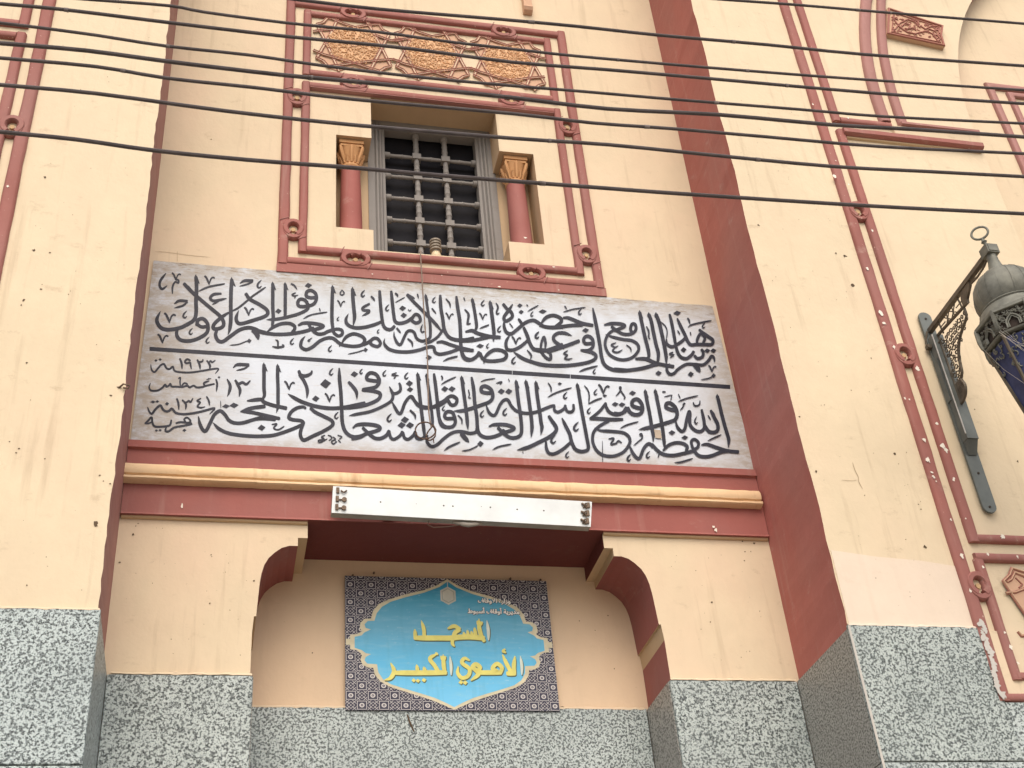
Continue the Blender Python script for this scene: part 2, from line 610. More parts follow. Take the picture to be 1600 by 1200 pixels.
# entrance niche: stepped reveal in maroon with beige ledges
def reveal(seg_pts, sgn, nm, mat):
    mm = MB()
    for a, b in zip(seg_pts[:-1], seg_pts[1:]):
        mm.quad((XC + sgn * a[0], YW - .0, a[1]), (XC + sgn * a[0], YN + .02, a[1]), (XC + sgn * b[0], YN + .02, b[1]), (XC + sgn * b[0], YW, b[1]))
    return mm.build(nm, mat, B, recalc=False)
H = right_half
for sgn in (1, -1):
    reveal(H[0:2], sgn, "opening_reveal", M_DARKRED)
    reveal(H[1:4], sgn, "ledge_trim", M_BEIGE)
    reveal(H[3:13], sgn, "opening_reveal", M_RED if sgn > 0 else M_RED)
    reveal(H[12:15], sgn, "ledge_trim", M_BEIGE)
    reveal(H[14:16], sgn, "opening_reveal", M_RED)
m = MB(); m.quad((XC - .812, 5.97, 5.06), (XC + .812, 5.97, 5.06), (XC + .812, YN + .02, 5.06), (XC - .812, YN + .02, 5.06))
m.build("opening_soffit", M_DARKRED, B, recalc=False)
m = MB(); m.quad((.1, YN, ZG), (2.42, YN, ZG), (2.42, YN, 5.12), (.1, YN, 5.12))
m.build("niche_wall", M_PINKCREAM, B, recalc=False)

# lintel beam and ochre cornice
bx0, bx1 = XL - .008, XR + .006
m = MB()
m.profile_x([(6.0, 5.507), (5.957, 5.507), (5.954, 5.462), (5.972, 5.455), (5.972, 5.075), (5.966, 5.062), (6.0, 5.06)], bx0, bx1, 30)
beam = m.build("lintel_beam", M_RED, B)
m = MB()
m.profile_x([(5.973, 5.352), (5.944, 5.350), (5.936, 5.338), (5.930, 5.325), (5.927, 5.302), (5.932, 5.286), (5.946, 5.279), (5.946, 5.272), (5.926, 5.268), (5.925, 5.255), (5.934, 5.247), (5.973, 5.243)], bx0 - .005, bx1 - .015, 70, .0014)
m.build("cornice_moulding", M_GOLD, B, smooth=True)
for xa_, xb_ in ((bx0 + .004, XC - .815), (XC + .815, bx1 - .004)):
    m = MB(); m.profile_x([(5.999, 5.059), (5.981, 5.059), (5.985, 5.049), (5.999, 5.046)], xa_, xb_, 14, .001)
    m.build("beam_lip", M_BEIGE, B)

# granite cladding, slab by slab
GT = .02
first = {}
def slab(x0, x1, y0, y1, z0, z1, mat=M_GRANITE):
    c = Vector(((x0 + x1) / 2, (y0 + y1) / 2, (z0 + z1) / 2))
    dx, dy, dz = (x1 - x0) / 2, (y1 - y0) / 2, (z1 - z0) / 2
    mm = MB()
    bv = .003
    # box with chamfered front edges
    mm.box(x0, x1, y0 + (bv if dy < dx else 0), y1, z0, z1)
    if dy < dx:
        mm.add([(x0, y0 + bv, z0), (x1, y0 + bv, z0), (x1, y0 + bv, z1), (x0, y0 + bv, z1), (x0 + bv, y0, z0 + bv), (x1 - bv, y0, z0 + bv), (x1 - bv, y0, z1 - bv), (x0 + bv, y0, z1 - bv)],
               [(4, 5, 6, 7), (0, 1, 5, 4), (1, 2, 6, 5), (2, 3, 7, 6), (3, 0, 4, 7)])
        mm.f = mm.f[:]
    return mm.build("granite_slab", mat, B)
zr = [(0.0, .895), (.90, 1.77), (1.775, 2.64), (2.645, 3.512), (3.518, 4.19)]
for (z0, z1) in zr:
    for (x0, x1) in ((-4.6, -3.503), (-3.497, -2.503), (-2.497, -1.503), (-1.497, XL + .012)):
        slab(x0, x1, YP - GT, YP, z0, z1 + (.012 if z1 > 4 else 0))
    for (x0, x1) in ((XR - .012, 3.93), (3.936, XA)):
        if z1 > 4 and x1 > 3.9 and x0 < 3.9:
            slab(x0, 3.768, YP - GT, YP, z0, 4.205)
            slab(3.7685, x1, YP - GT, YP, z0, 3.808)
        elif z1 > 4:
            slab(x0, x1, YP - GT, YP, z0, 3.808)
        else:
            slab(x0, x1, YP - GT, YP, z0, z1)
    slab(XL - .002, XL + GT - .008, YP + .002, YW - .02, z0, z1, M_GRANITE)
    slab(XR - GT + .008, XR + .002, YP + .002, YW - .02, z0, z1, M_GRANITE_SIDE)
    slab(XL + .014, XC - 1.066, YW - GT, YW, z0, min(z1, 4.196))
    slab(XC + 1.066, XR - .014, YW - GT, YW, z0, min(z1, 4.196))
    slab(XC - 1.078, XC - 1.062, YW + .001, YN - .02, z0, min(z1, 4.196), M_GRANITE_SIDE)
    slab(XC + 1.062, XC + 1.078, YW + .001, YN - .02, z0, min(z1, 4.196), M_GRANITE_SIDE)
    if z1 > 4:
        slab(XC - 1.06, XC + 1.06, YN - GT, YN, z0, 4.196)
m = MB(); m.box(XR - .014, XR - .002, YP - GT - .001, YP - GT + .002, 0, 4.2)
m.build("joint_line", M_JOINT, B)
m = MB()
m.quad((XC - 1.06, YN - .004, 3.52), (XC + 1.06, YN - .004, 3.52), (XC + 1.06, YN - .004, 0), (XC - 1.06, YN - .004, 0))
m.build("entrance_backing", M_HOLE, B, recalc=False)
# ragged edge of plaster left over the top of the cladding
for (x0, x1, Y_, z_) in ((-2.4, XL + .008, YP - GT, 4.202), (XR - .008, 3.735, YP - GT, 4.205), (XL + .03, XC - 1.07, YW - GT, 4.196), (XC + 1.07, XR - .02, YW - GT, 4.196), (XC - 1.05, XC + 1.05, YN - GT, 4.196)):
    m = MB(); n_ = int((x1 - x0) / .022)
    T_ = [(x0 + (x1 - x0) * i / n_, z_ - .001 - abs(random.gauss(0, .0032)), z_ + .004 + abs(random.gauss(0, .003))) for i in range(n_ + 1)]
    for a, b in zip(T_[:-1], T_[1:]):
        m.quad((a[0], Y_ - .0012, a[1]), (b[0], Y_ - .0012, b[1]), (b[0], Y_ + .002, b[2]), (a[0], Y_ + .002, a[2]))
        m.quad((a[0], Y_ + .002, a[2]), (b[0], Y_ + .002, b[2]), (b[0], Y_ + GT - .001, b[2] + .008), (a[0], Y_ + GT - .001, a[2] + .008))
    m.build("plaster_edge", M_PATCH if Y_ < 5.5 and x0 > 0 else M_CREAM, B, recalc=False)
# solid masonry behind everything, so no light leaks in
m = MB(); m.box(-6, 12, 7.6, 9, 0, ZT)
m.quad((-6, YP, ZT), (12, YP, ZT), (12, 9, ZT), (-6, 9, ZT))
m.quad((-6, YP, 0), (-6, 9, 0), (-6, 9, ZT), (-6, YP, ZT)); m.quad((12, YP, 0), (12, 9, 0), (12, 9, ZT), (12, YP, ZT))
m.build("masonry_core", M_CREAM, B, recalc=False)
m = MB()
m.quad((-6, YP + .001, 0), (XL, YP + .001, 0), (XL, YP + .001, ZG), (-6, YP + .001, ZG))
m.build("masonry_base", M_CREAM, B, recalc=False)
m = MB()
m.quad((XR, YP + .001, 0), (XA, YP + .001, 0), (XA, YP + .001, ZG), (XR, YP + .001, ZG))
m.build("masonry_base", M_CREAM, B, recalc=False)
# paler patch of fresh limewash on the right pilaster, above the granite
pp = [(XR + .006, 4.206), (3.74, 4.206), (3.735, 4.56), (3.55, 4.585), (3.3, 4.60), (XR + .008, 4.63)]
m = MB(); m.prism_y(pp, YP - .003, YP + .001)
m.build("fresh_limewash_patch", M_PATCH, B)

# ------------------------------------------------------------------ strapwork ribs
def knot(mb, x, z, R=.062, Y=YW, vert=True):
    """two ribs hooking round each other, with a small plaster eye between them"""
    boss = MB(); boss.prism_y([(x + .014 * math.cos(k * math.pi / 6), z + .015 * math.sin(k * math.pi / 6)) for k in range(12)], Y - .014, Y)
    boss.build("knot_eye", M_ORANGEY, B)
    if vert:
        rx, rz = .050, .056
        arcs = ((x, z + .006, -65, 245, .034), (x, z - .010, 160, 390, .0305))
    else:
        rx, rz = .062, .048
        arcs = ((x - .014, z, 45, 320, .034), (x + .014, z, -135, 140, .0305))
    for cx_, cz_, a0, a1, hh in arcs:
        path = []
        for k in range(19):
            a = math.radians(a0 + (a1 - a0) * k / 18)
            path.append((cx_ + rx * math.cos(a), cz_ + rz * math.sin(a)))
        mb.rail(path, .040, hh, Y)
    return mb
def frame_part(name, label=None):
    e = empty(name, None, parent=B)
    if label: e["label"] = label
    return e
FR = frame_part("window_surround")
YB = YW + .001
def rl(path, wd, mat=M_RAIL, Y=YB, parent=FR, h=.028, nm="moulding_rail", wob=.05):
    mm = MB(); mm.rail(path, wd, h + random.uniform(-.0016, .0016), Y, wob=wob)
    return mm.build(nm, mat, parent, smooth=True)
cxw = 1.266
xo, xi = 1.004, .886
for sgn in (-1, 1):
    rl([(cxw + sgn * xo, 6.85), (cxw + sgn * xo, 9.378)], .066, M_RAIL)
    rl([(cxw + sgn * xi, 6.958), (cxw + sgn * xi, 8.508)], .056, M_RAIL)
    rl([(cxw + sgn * xi, 8.583), (cxw + sgn * xi, 9.275)], .056, M_RAIL)
xo2, xi2 = xo - .028, xi - .024
rl([(cxw - xo2, 9.346), (cxw + xo2, 9.346)], .062)
rl([(cxw - xi2, 9.248), (cxw + xi2, 9.248)], .052)
rl([(cxw - xi2, 8.612), (cxw + xi2, 8.612)], .058)
rl([(cxw - xi2, 8.484), (cxw + xi2, 8.484)], .058)
rl([(cxw - xi2, 6.984), (cxw + xi2, 6.984)], .055)
rl([(cxw - xo2, 6.880), (cxw + xo2, 6.880)], .058)
m = MB(); m.box(cxw - xo - .035, cxw + xo + .035, YW - .022, YW, 6.784, 6.852)
m.build("red_fascia", M_RAIL, FR)
m = MB(); m.box(cxw - xi + .02, cxw + xi - .02, YW - .018, YW, WZ1 + .0, 8.459)
for (x, z, vt) in ((.706, 9.297, 0), (1.824, 9.297, 0), (.706, 8.548, 0), (1.824, 8.548, 0), (.706, 6.932, 0), (1.824, 6.932, 0),
                   (.321, 8.345, 1), (2.211, 8.335, 1), (.321, 7.140, 1), (2.211, 7.130, 1)):
    mm = MB(); knot(mm, x, z, 0, YW, bool(vt))
    mm.build("knot_ring", M_RAIL, FR, smooth=True)
    # seams where the ribs change over through the ring
    for sg in (-1, 1):
        mm = MB()
        if vt:
            mm.rail([(x + sg * .028, z - sg * .088), (x + sg * .085, z - sg * .060)], .005, .0035, YW - .0285)
        else:
            mm.rail([(x + sg * .070, z - sg * .085), (x + sg * .100, z - sg * .030)], .005, .0035, YW - .0285)
        mm.build("knot_seam", M_MAUVE, FR)
# thin drip ledge under the middle rails
m = MB(); m.profile_x([(YW, 8.455), (YW - .03, 8.455), (YW - .034, 8.447), (YW - .02, 8.444), (YW, 8.444)], cxw - xi + .03, cxw + xi - .03, 1)
ledge = m.build("drip_ledge", M_MAUVE, FR)

# pilaster strapwork
PL = frame_part("pilaster_strapwork")
PR = frame_part("pilaster_strapwork")
YQ = YP + .001
rl([(-1.208, 4.2), (-1.208, ZT)], .074, M_RAIL, YQ, PL)
rl([(-1.324, 4.9), (-1.324, 7.905)], .062, M_RAIL, YQ, PL)
rl([(-1.324, 7.965), (-1.324, ZT)], .062, M_RAIL, YQ, PL)
rl([(-2.2, 7.992), (-1.350, 7.992)], .055, M_RAIL, YQ, PL)
rl([(-2.2, 7.880), (-1.350, 7.880)], .055, M_RAIL, YQ, PL)
for z in (7.121, 5.94, 4.60):
    mm = MB(); knot(mm, -1.267, z, .06, YP, True); mm.build("knot_ring", M_RAIL, PL, smooth=True)
rl([(3.772, 3.815), (3.772, ZT)], .072, M_RAIL, YQ, PR)
rl([(3.891, 4.700), (3.891, 7.845)], .062, M_RAIL, YQ, PR)
rl([(3.891, 7.93), (3.891, ZT)], .062, M_RAIL, YQ, PR)
for z in (7.089, 5.940, 4.442):
    mm = MB(); knot(mm, 3.830, z, .06, YP, True); mm.build("knot_ring", M_RAIL, PR, smooth=True)
rl([(3.905, 4.725), (4.90, 4.725)], .05, M_RAIL, YQ, PR)
rl([(3.862, 4.610), (4.90, 4.610)], .05, M_RAIL, YQ, PR)
rl([(3.878, 3.925), (3.878, 4.600)], .056, M_RAIL, YQ, PR)
rl([(3.878, 3.945), (4.90, 3.945)], .045, M_RAIL, YQ, PR)
rl([(3.772, 3.835), (4.95, 3.835)], .045, M_RAIL, YQ, PR)
m = MB(); m.box(3.77, XA, YP - .012, YP, 3.83, 4.19)
m.build("panel_ground", M_CREAM2, PR)
# cornice bands at the spring of the great arch
rl([(3.918, 7.948), (4.295, 7.948)], .052, M_RAIL, YQ, PR)
rl([(4.36, 7.955), (4.952, 7.955)], .034, M_MAUVE, YQ, PR, h=.05)
rl([(3.90, 7.820), (4.94, 7.820)], .062, M_RAIL, YQ, PR, h=.05)
m = MB(); m.profile_x([(YP, 7.94), (YP - .03, 7.935), (YP - .022, 7.86), (YP, 7.85)], 4.3, 4.952, 6)
m.build("stained_fillet", M_CREAM, PR)
m = MB(); m.profile_x([(YP, 7.789), (YP - .018, 7.789), (YP - .016, 7.778), (YP, 7.774)], 3.925, 4.93, 6)
m.build("stained_fillet", M_BEIGE, PR)
AR = frame_part("arch_archivolt")
outer = [(4.262, 7.975), (4.258, 8.1), (4.262, 8.25), (4.272, 8.42), (4.290, 8.57), (4.312, 8.71), (4.342, 8.86), (4.378, 9.01), (4.42, 9.16), (4.470, 9.32)]
def ext(pts, n=12):
    # carry the curve on above the frame with steadily growing lean
    P = list(pts); d = (P[-1][0] - P[-2][0]) / (P[-1][1] - P[-2][1])
    ang = math.atan(d)
    for i in range(n):
        ang += .065
        P.append((P[-1][0] + .15 * math.sin(ang), P[-1][1] + .15 * math.cos(ang)))
    return P
inner = [(4.393, 7.955), (4.392, 8.1), (4.398, 8.25), (4.410, 8.42), (4.428, 8.57), (4.450, 8.73), (4.480, 8.88), (4.514, 9.03), (4.553, 9.18), (4.600, 9.35)]
mm = MB(); mm.rail(ext(outer), .085, .036, YQ); mm.build("moulding_rail", M_MAUVE, AR, smooth=True)
mm = MB(); mm.rail(ext(inner), .070, .034, YQ); mm.build("moulding_rail", M_MAUVE, AR, smooth=True)
# double frame inside the great recess
RF = frame_part("recess_frame")
YR = YA + .001
k = [xz(1539, 133, YA), xz(1572, 147, YA)]
rl([(k[0][0] + .02, 6.0), (k[0][0] + .02, k[0][1] - .02), (k[0][0] + 1.6, k[0][1] - .02)], .062, M_MAUVE, YR, RF, wob=0)
rl([(k[1][0] + .02, 6.0), (k[1][0] + .02, k[1][1] - .02), (k[1][0] + 1.4, k[1][1] - .02)], .052, M_MAUVE, YR, RF, wob=0)
mm = MB()
tx, tz = k[1][0] + .12, k[1][1] - .13
for a in range(3):
    zc_ = tz - a * .55
    mm.rail([(tx, zc_ - .05), (tx + .12, zc_ + .01), (tx + .10, zc_ - .14), (tx + .02, zc_ - .2), (tx + .30, zc_ - .24)], .014, .012, YR)
    mm.rail([(tx + .02, zc_ - .02), (tx + .2, zc_ - .18), (tx + .28, zc_ - .02)], .014, .012, YR)
mm.build("strap_relief", M_STRAP, RF)

# ------------------------------------------------------------------ star panel over the window
SP = frame_part("star_panel")
T1 = (430, 0, 1600 / 240)
def t1(pts, Y=YW - .004):
    c0 = (.706, 8.925)
    return [(xz(T1[0] + x / T1[2], T1[1] + y / T1[2], Y)[0] - c0[0], xz(T1[0] + x / T1[2], T1[1] + y / T1[2], Y)[1] - c0[1]) for x, y in pts]
straps = [
    [(652, 195), (590, 330), (520, 455), (430, 610)],
    [(445, 285), (520, 430), (600, 600), (665, 745)],
    [(425, 605), (500, 640), (545, 690), (540, 700)],
    [(395, 335), (480, 320), (610, 315)],
    [(430, 260), (500, 240), (540, 195), (590, 203), (700, 250), (830, 292), (960, 270), (1080, 262), (1120, 320), (1195, 355)],
    [(955, 232), (1040, 380), (1110, 510), (1205, 700)],
    [(1185, 365), (1110, 500), (1050, 620), (985, 745)],
    [(1205, 700), (1140, 715), (1095, 745), (1085, 770)],
    [(395, 530), (500, 575), (640, 615), (830, 668), (970, 715), (1080, 745)],
    [(655, 690), (830, 665), (1050, 640), (1210, 628), (1300, 648)],
    [(1035, 375), (1110, 400), (1190, 430), (1260, 435), (1330, 420)],
    [(540, 700), (660, 690)],
]
outline = [(540, 195), (640, 235), (830, 292), (960, 268), (1080, 262), (1185, 355), (1110, 500), (1205, 700), (1110, 740), (985, 745), (830, 690), (660, 740), (540, 700), (428, 610), (520, 455), (445, 285)]
ols = t1(outline)
disc = t1([(600, 330), (700, 300), (830, 305), (960, 320), (1030, 370), (1085, 490), (1040, 600), (960, 670), (830, 655), (640, 620), (590, 570), (540, 470)])
rels = t1([(820, 490)])[0]
for mi, xc_ in enumerate((.706, 1.266, 1.826)):
    zc_ = 8.925 - .002
    med = MB()
    med.prism_y([(xc_ + a, zc_ + b) for a, b in ols], YW - .006, YW + .001)
    md = med.build("star_medallion", M_PINKREL, SP)
    mm = MB()
    mm.prism_y([(xc_ + a, zc_ + b) for a, b in disc], YW - .009, YW - .005)
    rnd = random.Random(11 + mi)
    cxm = sum(a for a, b in disc) / len(disc); czm = sum(b for a, b in disc) / len(disc)
    def inside(a, b):
        c = False
        for i in range(len(disc)):
            x1_, z1_ = disc[i]; x2_, z2_ = disc[i - 1]
            if (z1_ > b) != (z2_ > b) and a < (x2_ - x1_) * (b - z1_) / (z2_ - z1_) + x1_:
                c = not c
        return c
    for q in range(900):
        a = rnd.uniform(-.26, .26); b = rnd.uniform(-.2, .2)
        a += cxm; b += czm
        if not inside(a, b) or not inside(a * .97 + .03 * cxm + .01, b): continue
        th = math.atan2(b - czm, a - cxm) + rnd.choice((-.9, .9)) + rnd.uniform(-.4, .4)
        L = rnd.uniform(.016, .034); cu = rnd.choice((-1, 1)) * rnd.uniform(.4, 1.4)
        pts = []
        px_, pz_ = a, b
        for s_ in range(4):
            pts.append((xc_ + px_, zc_ + pz_))
            px_ += L / 3 * math.cos(th); pz_ += L / 3 * math.sin(th); th += cu / 3
        mm.rail(pts, rnd.uniform(.0045, .007), rnd.uniform(.006, .010), YW - .0085)
    r_ = mm.build("floral_relief", M_TAN, md)
    r_["kind"] = "stuff"
    mm = MB()
    mm.torus((xc_ + cxm, YW - .012, zc_ + czm), .02, .006, 1.0, 14, 6)
    mm.build("boss", M_PINKREL, md, smooth=True)
    mm = MB(); mb2 = MB()
    for si, st in enumerate(straps):
        P = [(xc_ + a, zc_ + b) for a, b in t1(st)]
        if mi == 2 and si in (9, 10): P = P[:-1]
        mb2.rail(P, .020, .006, YW - .005 - .0004 * si)
        for off in (-.008, .008):
            PP = []
            for i in range(len(P)):
                a, b = Vector(P[max(i - 1, 0)]), Vector(P[min(i + 1, len(P) - 1)])
                d = (b - a).normalized()
                PP.append((P[i][0] - d.y * off, P[i][1] + d.x * off))
            mm.rail(PP, .007, .005, YW - .0105 - .0004 * si)
    mb2.build("strap_band", M_CREAM, md)
    mm.build("strap_tracery", M_STRAP, md)

# carved plaque beside the arch
cp = [xz(1387, 11, 5.30), xz(1474, 40, 5.30), xz(1472, 55, 5.30), xz(1477, 72, 5.30), xz(1386, 52, 5.30)]
m = MB(); m.prism_y(cp, YP - .034, YP)
PQ = m.build("carved_plaque", M_PINKREL, B)
m = MB()
cxp = sum(p[0] for p in cp) / 5; czp = sum(p[1] for p in cp) / 5
ins = [(cxp + (a - cxp) * .96, czp + (b - czp) * .93) for a, b in cp]
ins2 = [(cxp + (a - cxp) * .84, czp + (b - czp) * .74) for a, b in cp]
m.rail(ins, .016, .012, YP - .033, closed=True); m.rail(ins2, .008, .008, YP - .033, closed=True)
def P5(pts):
    return [xz(1340 + x / 5, y / 5, 5.30) for x, y in pts]
for pts in ([(270, 130), (300, 170), (330, 210), (390, 250), (450, 262), (490, 250)], [(265, 250), (300, 220), (330, 180), (390, 150), (450, 170), (490, 215)],
            [(340, 210), (370, 180), (410, 190), (400, 225), (370, 220)], [(380, 230), (430, 215), (460, 235)], [(490, 200), (530, 225), (570, 205), (620, 200)],
            [(495, 250), (540, 240), (590, 265), (630, 320)], [(560, 225), (600, 240), (630, 230), (640, 260)], [(590, 280), (620, 270), (645, 300), (625, 325)],
            [(270, 155), (290, 140), (310, 150)], [(268, 225), (290, 235), (300, 250)], [(420, 150), (470, 165), (480, 190)]):
    m.rail(P5(pts), .011, .010, YP - .033)
rq = random.Random(9)
for q in range(70):
    u, v_ = rq.random(), rq.random()
    a = [Vector(ins2[j]) for j in (0, 1, 3, 4)]
    p0 = a[0].lerp(a[1], u).lerp(a[3].lerp(a[2], u), v_)
    r_ = rq.uniform(.007, .014); t0 = rq.uniform(0, 6); sg = rq.choice((-1, 1))
    m.rail([(p0.x + r_ * math.cos(t0 + sg * k_ * .9), p0.y + r_ * math.sin(t0 + sg * k_ * .9)) for k_ in range(5)], .006, .006, YP - .033)
m.build("carved_scrollwork", M_STRAP, PQ)

# piece of strap relief in the lower right panel
mm = MB(); mk = MB()
mk.prism_y([xz(1480 + x / 3.75, 780 + y / 3.75, YP - .015) for x, y in ((380, 405), (460, 430), (600, 440), (600, 800), (470, 690), (330, 480))], YP - .0135, YP - .0115)
def P6(pts): return [xz(1480 + x / 3.75, 780 + y / 3.75, YP - .015) for x, y in pts]
for pts in ([(460, 430), (380, 405), (365, 445), (330, 480), (400, 590), (470, 690)], [(460, 455), (395, 430), (375, 470), (350, 485)],
            [(345, 550), (400, 545), (480, 515)], [(480, 520), (560, 560)], [(415, 775), (435, 800), (500, 800)], [(470, 690), (560, 830), (640, 980)],
            [(460, 430), (560, 440), (640, 500)], [(500, 800), (600, 900)]):
    mm.rail(P6(pts), .018, .006, YP - .011)
    mk.rail(P6(pts), .007, .010, YP - .013)
mm.rail(P6([(400, 460), (440, 500), (420, 520)]), .008, .008, YP - .011)
mm.build("strap_relief", M_STRAP, PR)
mk.build("star_ground", M_PINKREL, PR)

# corbel end hanging down at the top of the recess
m = MB()
m.box(1.998, 2.062, YW - .05, YW, 9.60, ZT)
m.profile_x([(YW, 9.60), (YW - .055, 9.60), (YW - .06, 9.585), (YW - .045, 9.56), (YW - .02, 9.548), (YW, 9.548)], 1.996, 2.064, 1)
m.build("corbel_end", M_PINKREL, B)

# ------------------------------------------------------------------ window frame and turned lattice
WN = frame_part("lattice_window", "grey wooden window with turned lattice bars and dark glass")
def stile(x0, x1, flip):
    mm = MB()
    pr = [(0, 6.215), (.045, 6.215), (.05, 6.222), (.058, 6.212), (.07, 6.212), (.075, 6.226), (.085, 6.216), (.094, 6.22), (.104, 6.24), (.122, 6.245), (.122, 6.32), (0, 6.32)]
    pts = [((x0 + u) if not flip else (x1 - u), y) for u, y in pr]
    n = len(pts)
    vs_ = [(p[0], p[1], z) for z in (6.9, 8.44) for p in pts]
    mm.add(vs_, [(i, (i + 1) % n, (i + 1) % n + n, i + n) for i in range(n)] + [tuple(range(n)), tuple(range(2 * n - 1, n - 1, -1))])
    return mm.build("frame_stile", M_GREYWOOD, WN)
stile(.824, .952, False)
stile(1.600, 1.716, True)
m = MB(); m.profile_x([(6.32, 8.405), (6.245, 8.405), (6.24, 8.415), (6.222, 8.42), (6.215, 8.44), (6.215, 8.456), (6.32, 8.456)], .82, 1.70, 1)
m.build("frame_head", M_GREYWOOD, WN)
m = MB(); m.box(.952, 1.60, 6.22, 6.32, 6.95, 7.07)
m.build("frame_sill", M_GREYWOOD, WN)
m = MB(); m.box(.90, 1.65, 6.345, 6.352, 6.95, 8.45)
m.build("glass_pane", M_GLASSD, WN)
YL = 6.285
bz = [8.187, 7.985, 7.780, 7.575, 7.370, 7.165]
bxs = [1.174, 1.379]
for x in bxs:
    mm = MB()
    pts, rr = [], []
    zs = [8.405, 8.385, 8.38, 8.36, 8.352]
    rs = [.026, .026, .021, .019, .018]
    tops = [8.40] + bz + [7.07]
    P, Rr = [(x, YL, 8.405), (x, YL, 8.372), (x, YL, 8.366)], [.026, .026, .018]
    for a, b in zip(tops[:-1], tops[1:]):
        h = a - b
        for f_, r_ in ((.2, .0175), (.33, .019), (.36, .0215), (.39, .019), (.5, .0195), (.6, .0205), (.63, .023), (.66, .0195), (.8, .018)):
            z_ = a - h * f_
            P.append((x, YL, z_)); Rr.append(r_)
    P.append((x, YL, 7.07)); Rr.append(.018)
    mm.tube(P, Rr, 10)
    mm.build("lattice_bar", M_GREYWOOD, WN, smooth=True)
for z in bz:
    mm = MB()
    X0, X1 = .950, 1.602
    P = [(X0, YL, z), (X0 + .035, YL, z), (X0 + .04, YL, z)]; Rr = [.026, .026, .015]
    st = [X0 + .02] + bxs + [X1 - .02]
    for a, b in zip(st[:-1], st[1:]):
        h = b - a
        for f_, r_ in ((.22, .0135), (.35, .0145), (.47, .0155), (.5, .0185), (.53, .0155), (.65, .0145), (.8, .0135)):
            P.append((a + h * f_, YL, z)); Rr.append(r_)
    P += [(X1 - .04, YL, z), (X1 - .035, YL, z), (X1, YL, z)]; Rr += [.015, .026, .026]
    mm.tube(P, Rr, 10)
    mm.build("lattice_bar", M_GREYWOOD, WN, smooth=True)
    for x in bxs:
        mm = MB()
        c = [(x - .030, YL - .025, z - .026), ]
        mm.box(x - .030, x + .030, YL - .026, YL + .026, z - .024, z + .024)
        mm.build("lattice_block", M_GREYWOOD, WN)

# colonnettes with orange capitals
for (px, py, lab) in ((548, 300, 0), (814, 370, 1)):
    x = at(px, py, 6.11)[0]
    cc = (x, 6.11)
    prof = [(.082, NZ0), (.080, NZ0 + .01), (.074, NZ0 + .03), (.0725, 7.4), (.069, 7.6), (.064, 7.82)]
    mm = MB(); mm.lathe(prof, cc, 20)
    if lab:
        c_ = mm.build("colonnette", M_RED, B, smooth=True)
    else:
        c_ = mm.build("colonnette", M_RED, B, smooth=True)
    mm = MB()
    mm.lathe([(.064, 7.812), (.070, 7.822), (.070, 7.832), (.061, 7.840), (.060, 7.87), (.066, 7.92), (.078, 7.96), (.088, 7.985), (.06, 7.99)], cc, 16)
    q4 = .088
    for zz0, zz1, q_ in ((7.985, 8.004, .074), (8.006, 8.034, .082)):
        mm.box(cc[0] - q_, cc[0] + q_, cc[1] - q_, cc[1] + q_, zz0, zz1)
    for k_ in range(8):
        a = k_ * math.pi / 4
        ca, sa = math.cos(a), math.sin(a)
        kk = 1.18 if k_ % 2 else 1.0
        mm.tube([(cc[0] + r_ * ca, cc[1] + r_ * sa, z_) for r_, z_ in ((.060, 7.85), (.066, 7.88), (.074 * kk, 7.92), (.084 * kk, 7.955), (.088 * kk, 7.975), (.082 * kk, 7.965))], [.008, .012, .013, .012, .011, .007], 6)
        a += math.pi / 8
        ca, sa = math.cos(a), math.sin(a)
        mm.tube([(cc[0] + r_ * ca, cc[1] + r_ * sa, z_) for r_, z_ in ((.061, 7.85), (.069, 7.885), (.080, 7.905), (.078, 7.893))], [.007, .010, .009, .006], 6)
    mm.build("capital", M_ORANGE, c_, smooth=True)

# ------------------------------------------------------------------ inscription board
YI = YW - .014
c4 = [xz(240, 407.5, YI), xz(1113, 478, YI), xz(1182, 739, YI), xz(203.5, 690, YI)]
rough_top = []
m = MB()
nseg = 60
top = [(c4[0][0] + (c4[1][0] - c4[0][0]) * i / nseg, c4[0][1] + (c4[1][1] - c4[0][1]) * i / nseg + random.uniform(-.003, .003)) for i in range(nseg + 1)]
bot = [(c4[3][0] + (c4[2][0] - c4[3][0]) * i / nseg, c4[3][1] - .004 + (c4[2][1] - c4[3][1]) * i / nseg + random.choice((0, 0, 0, .004, -.003))) for i in range(nseg + 1)]
for i in range(nseg):
    a, b, c, d = bot[i], bot[i + 1], top[i + 1], top[i]
    m.quad((a[0], YI, a[1]), (b[0], YI, b[1]), (c[0], YI, c[1]), (d[0], YI, d[1]))
    m.quad((d[0], YI, d[1]), (c[0], YI, c[1]), (c[0], YW, c[1]), (d[0], YW, d[1]))
    m.quad((a[0], YI, a[1]), (a[0], YW, a[1]), (b[0], YW, b[1]), (b[0], YI, b[1]))
m.quad((bot[0][0], YI, bot[0][1]), (top[0][0], YI, top[0][1]), (top[0][0], YW, top[0][1]), (bot[0][0], YW, bot[0][1]))
m.quad((bot[-1][0], YI, bot[-1][1]), (bot[-1][0], YW, bot[-1][1]), (top[-1][0], YW, top[-1][1]), (top[-1][0], YI, top[-1][1]))
BD = m.build("inscription_board", M_BOARD, B, recalc=False)
BD["label"] = "whitewashed panel painted with two lines of black Arabic calligraphy"


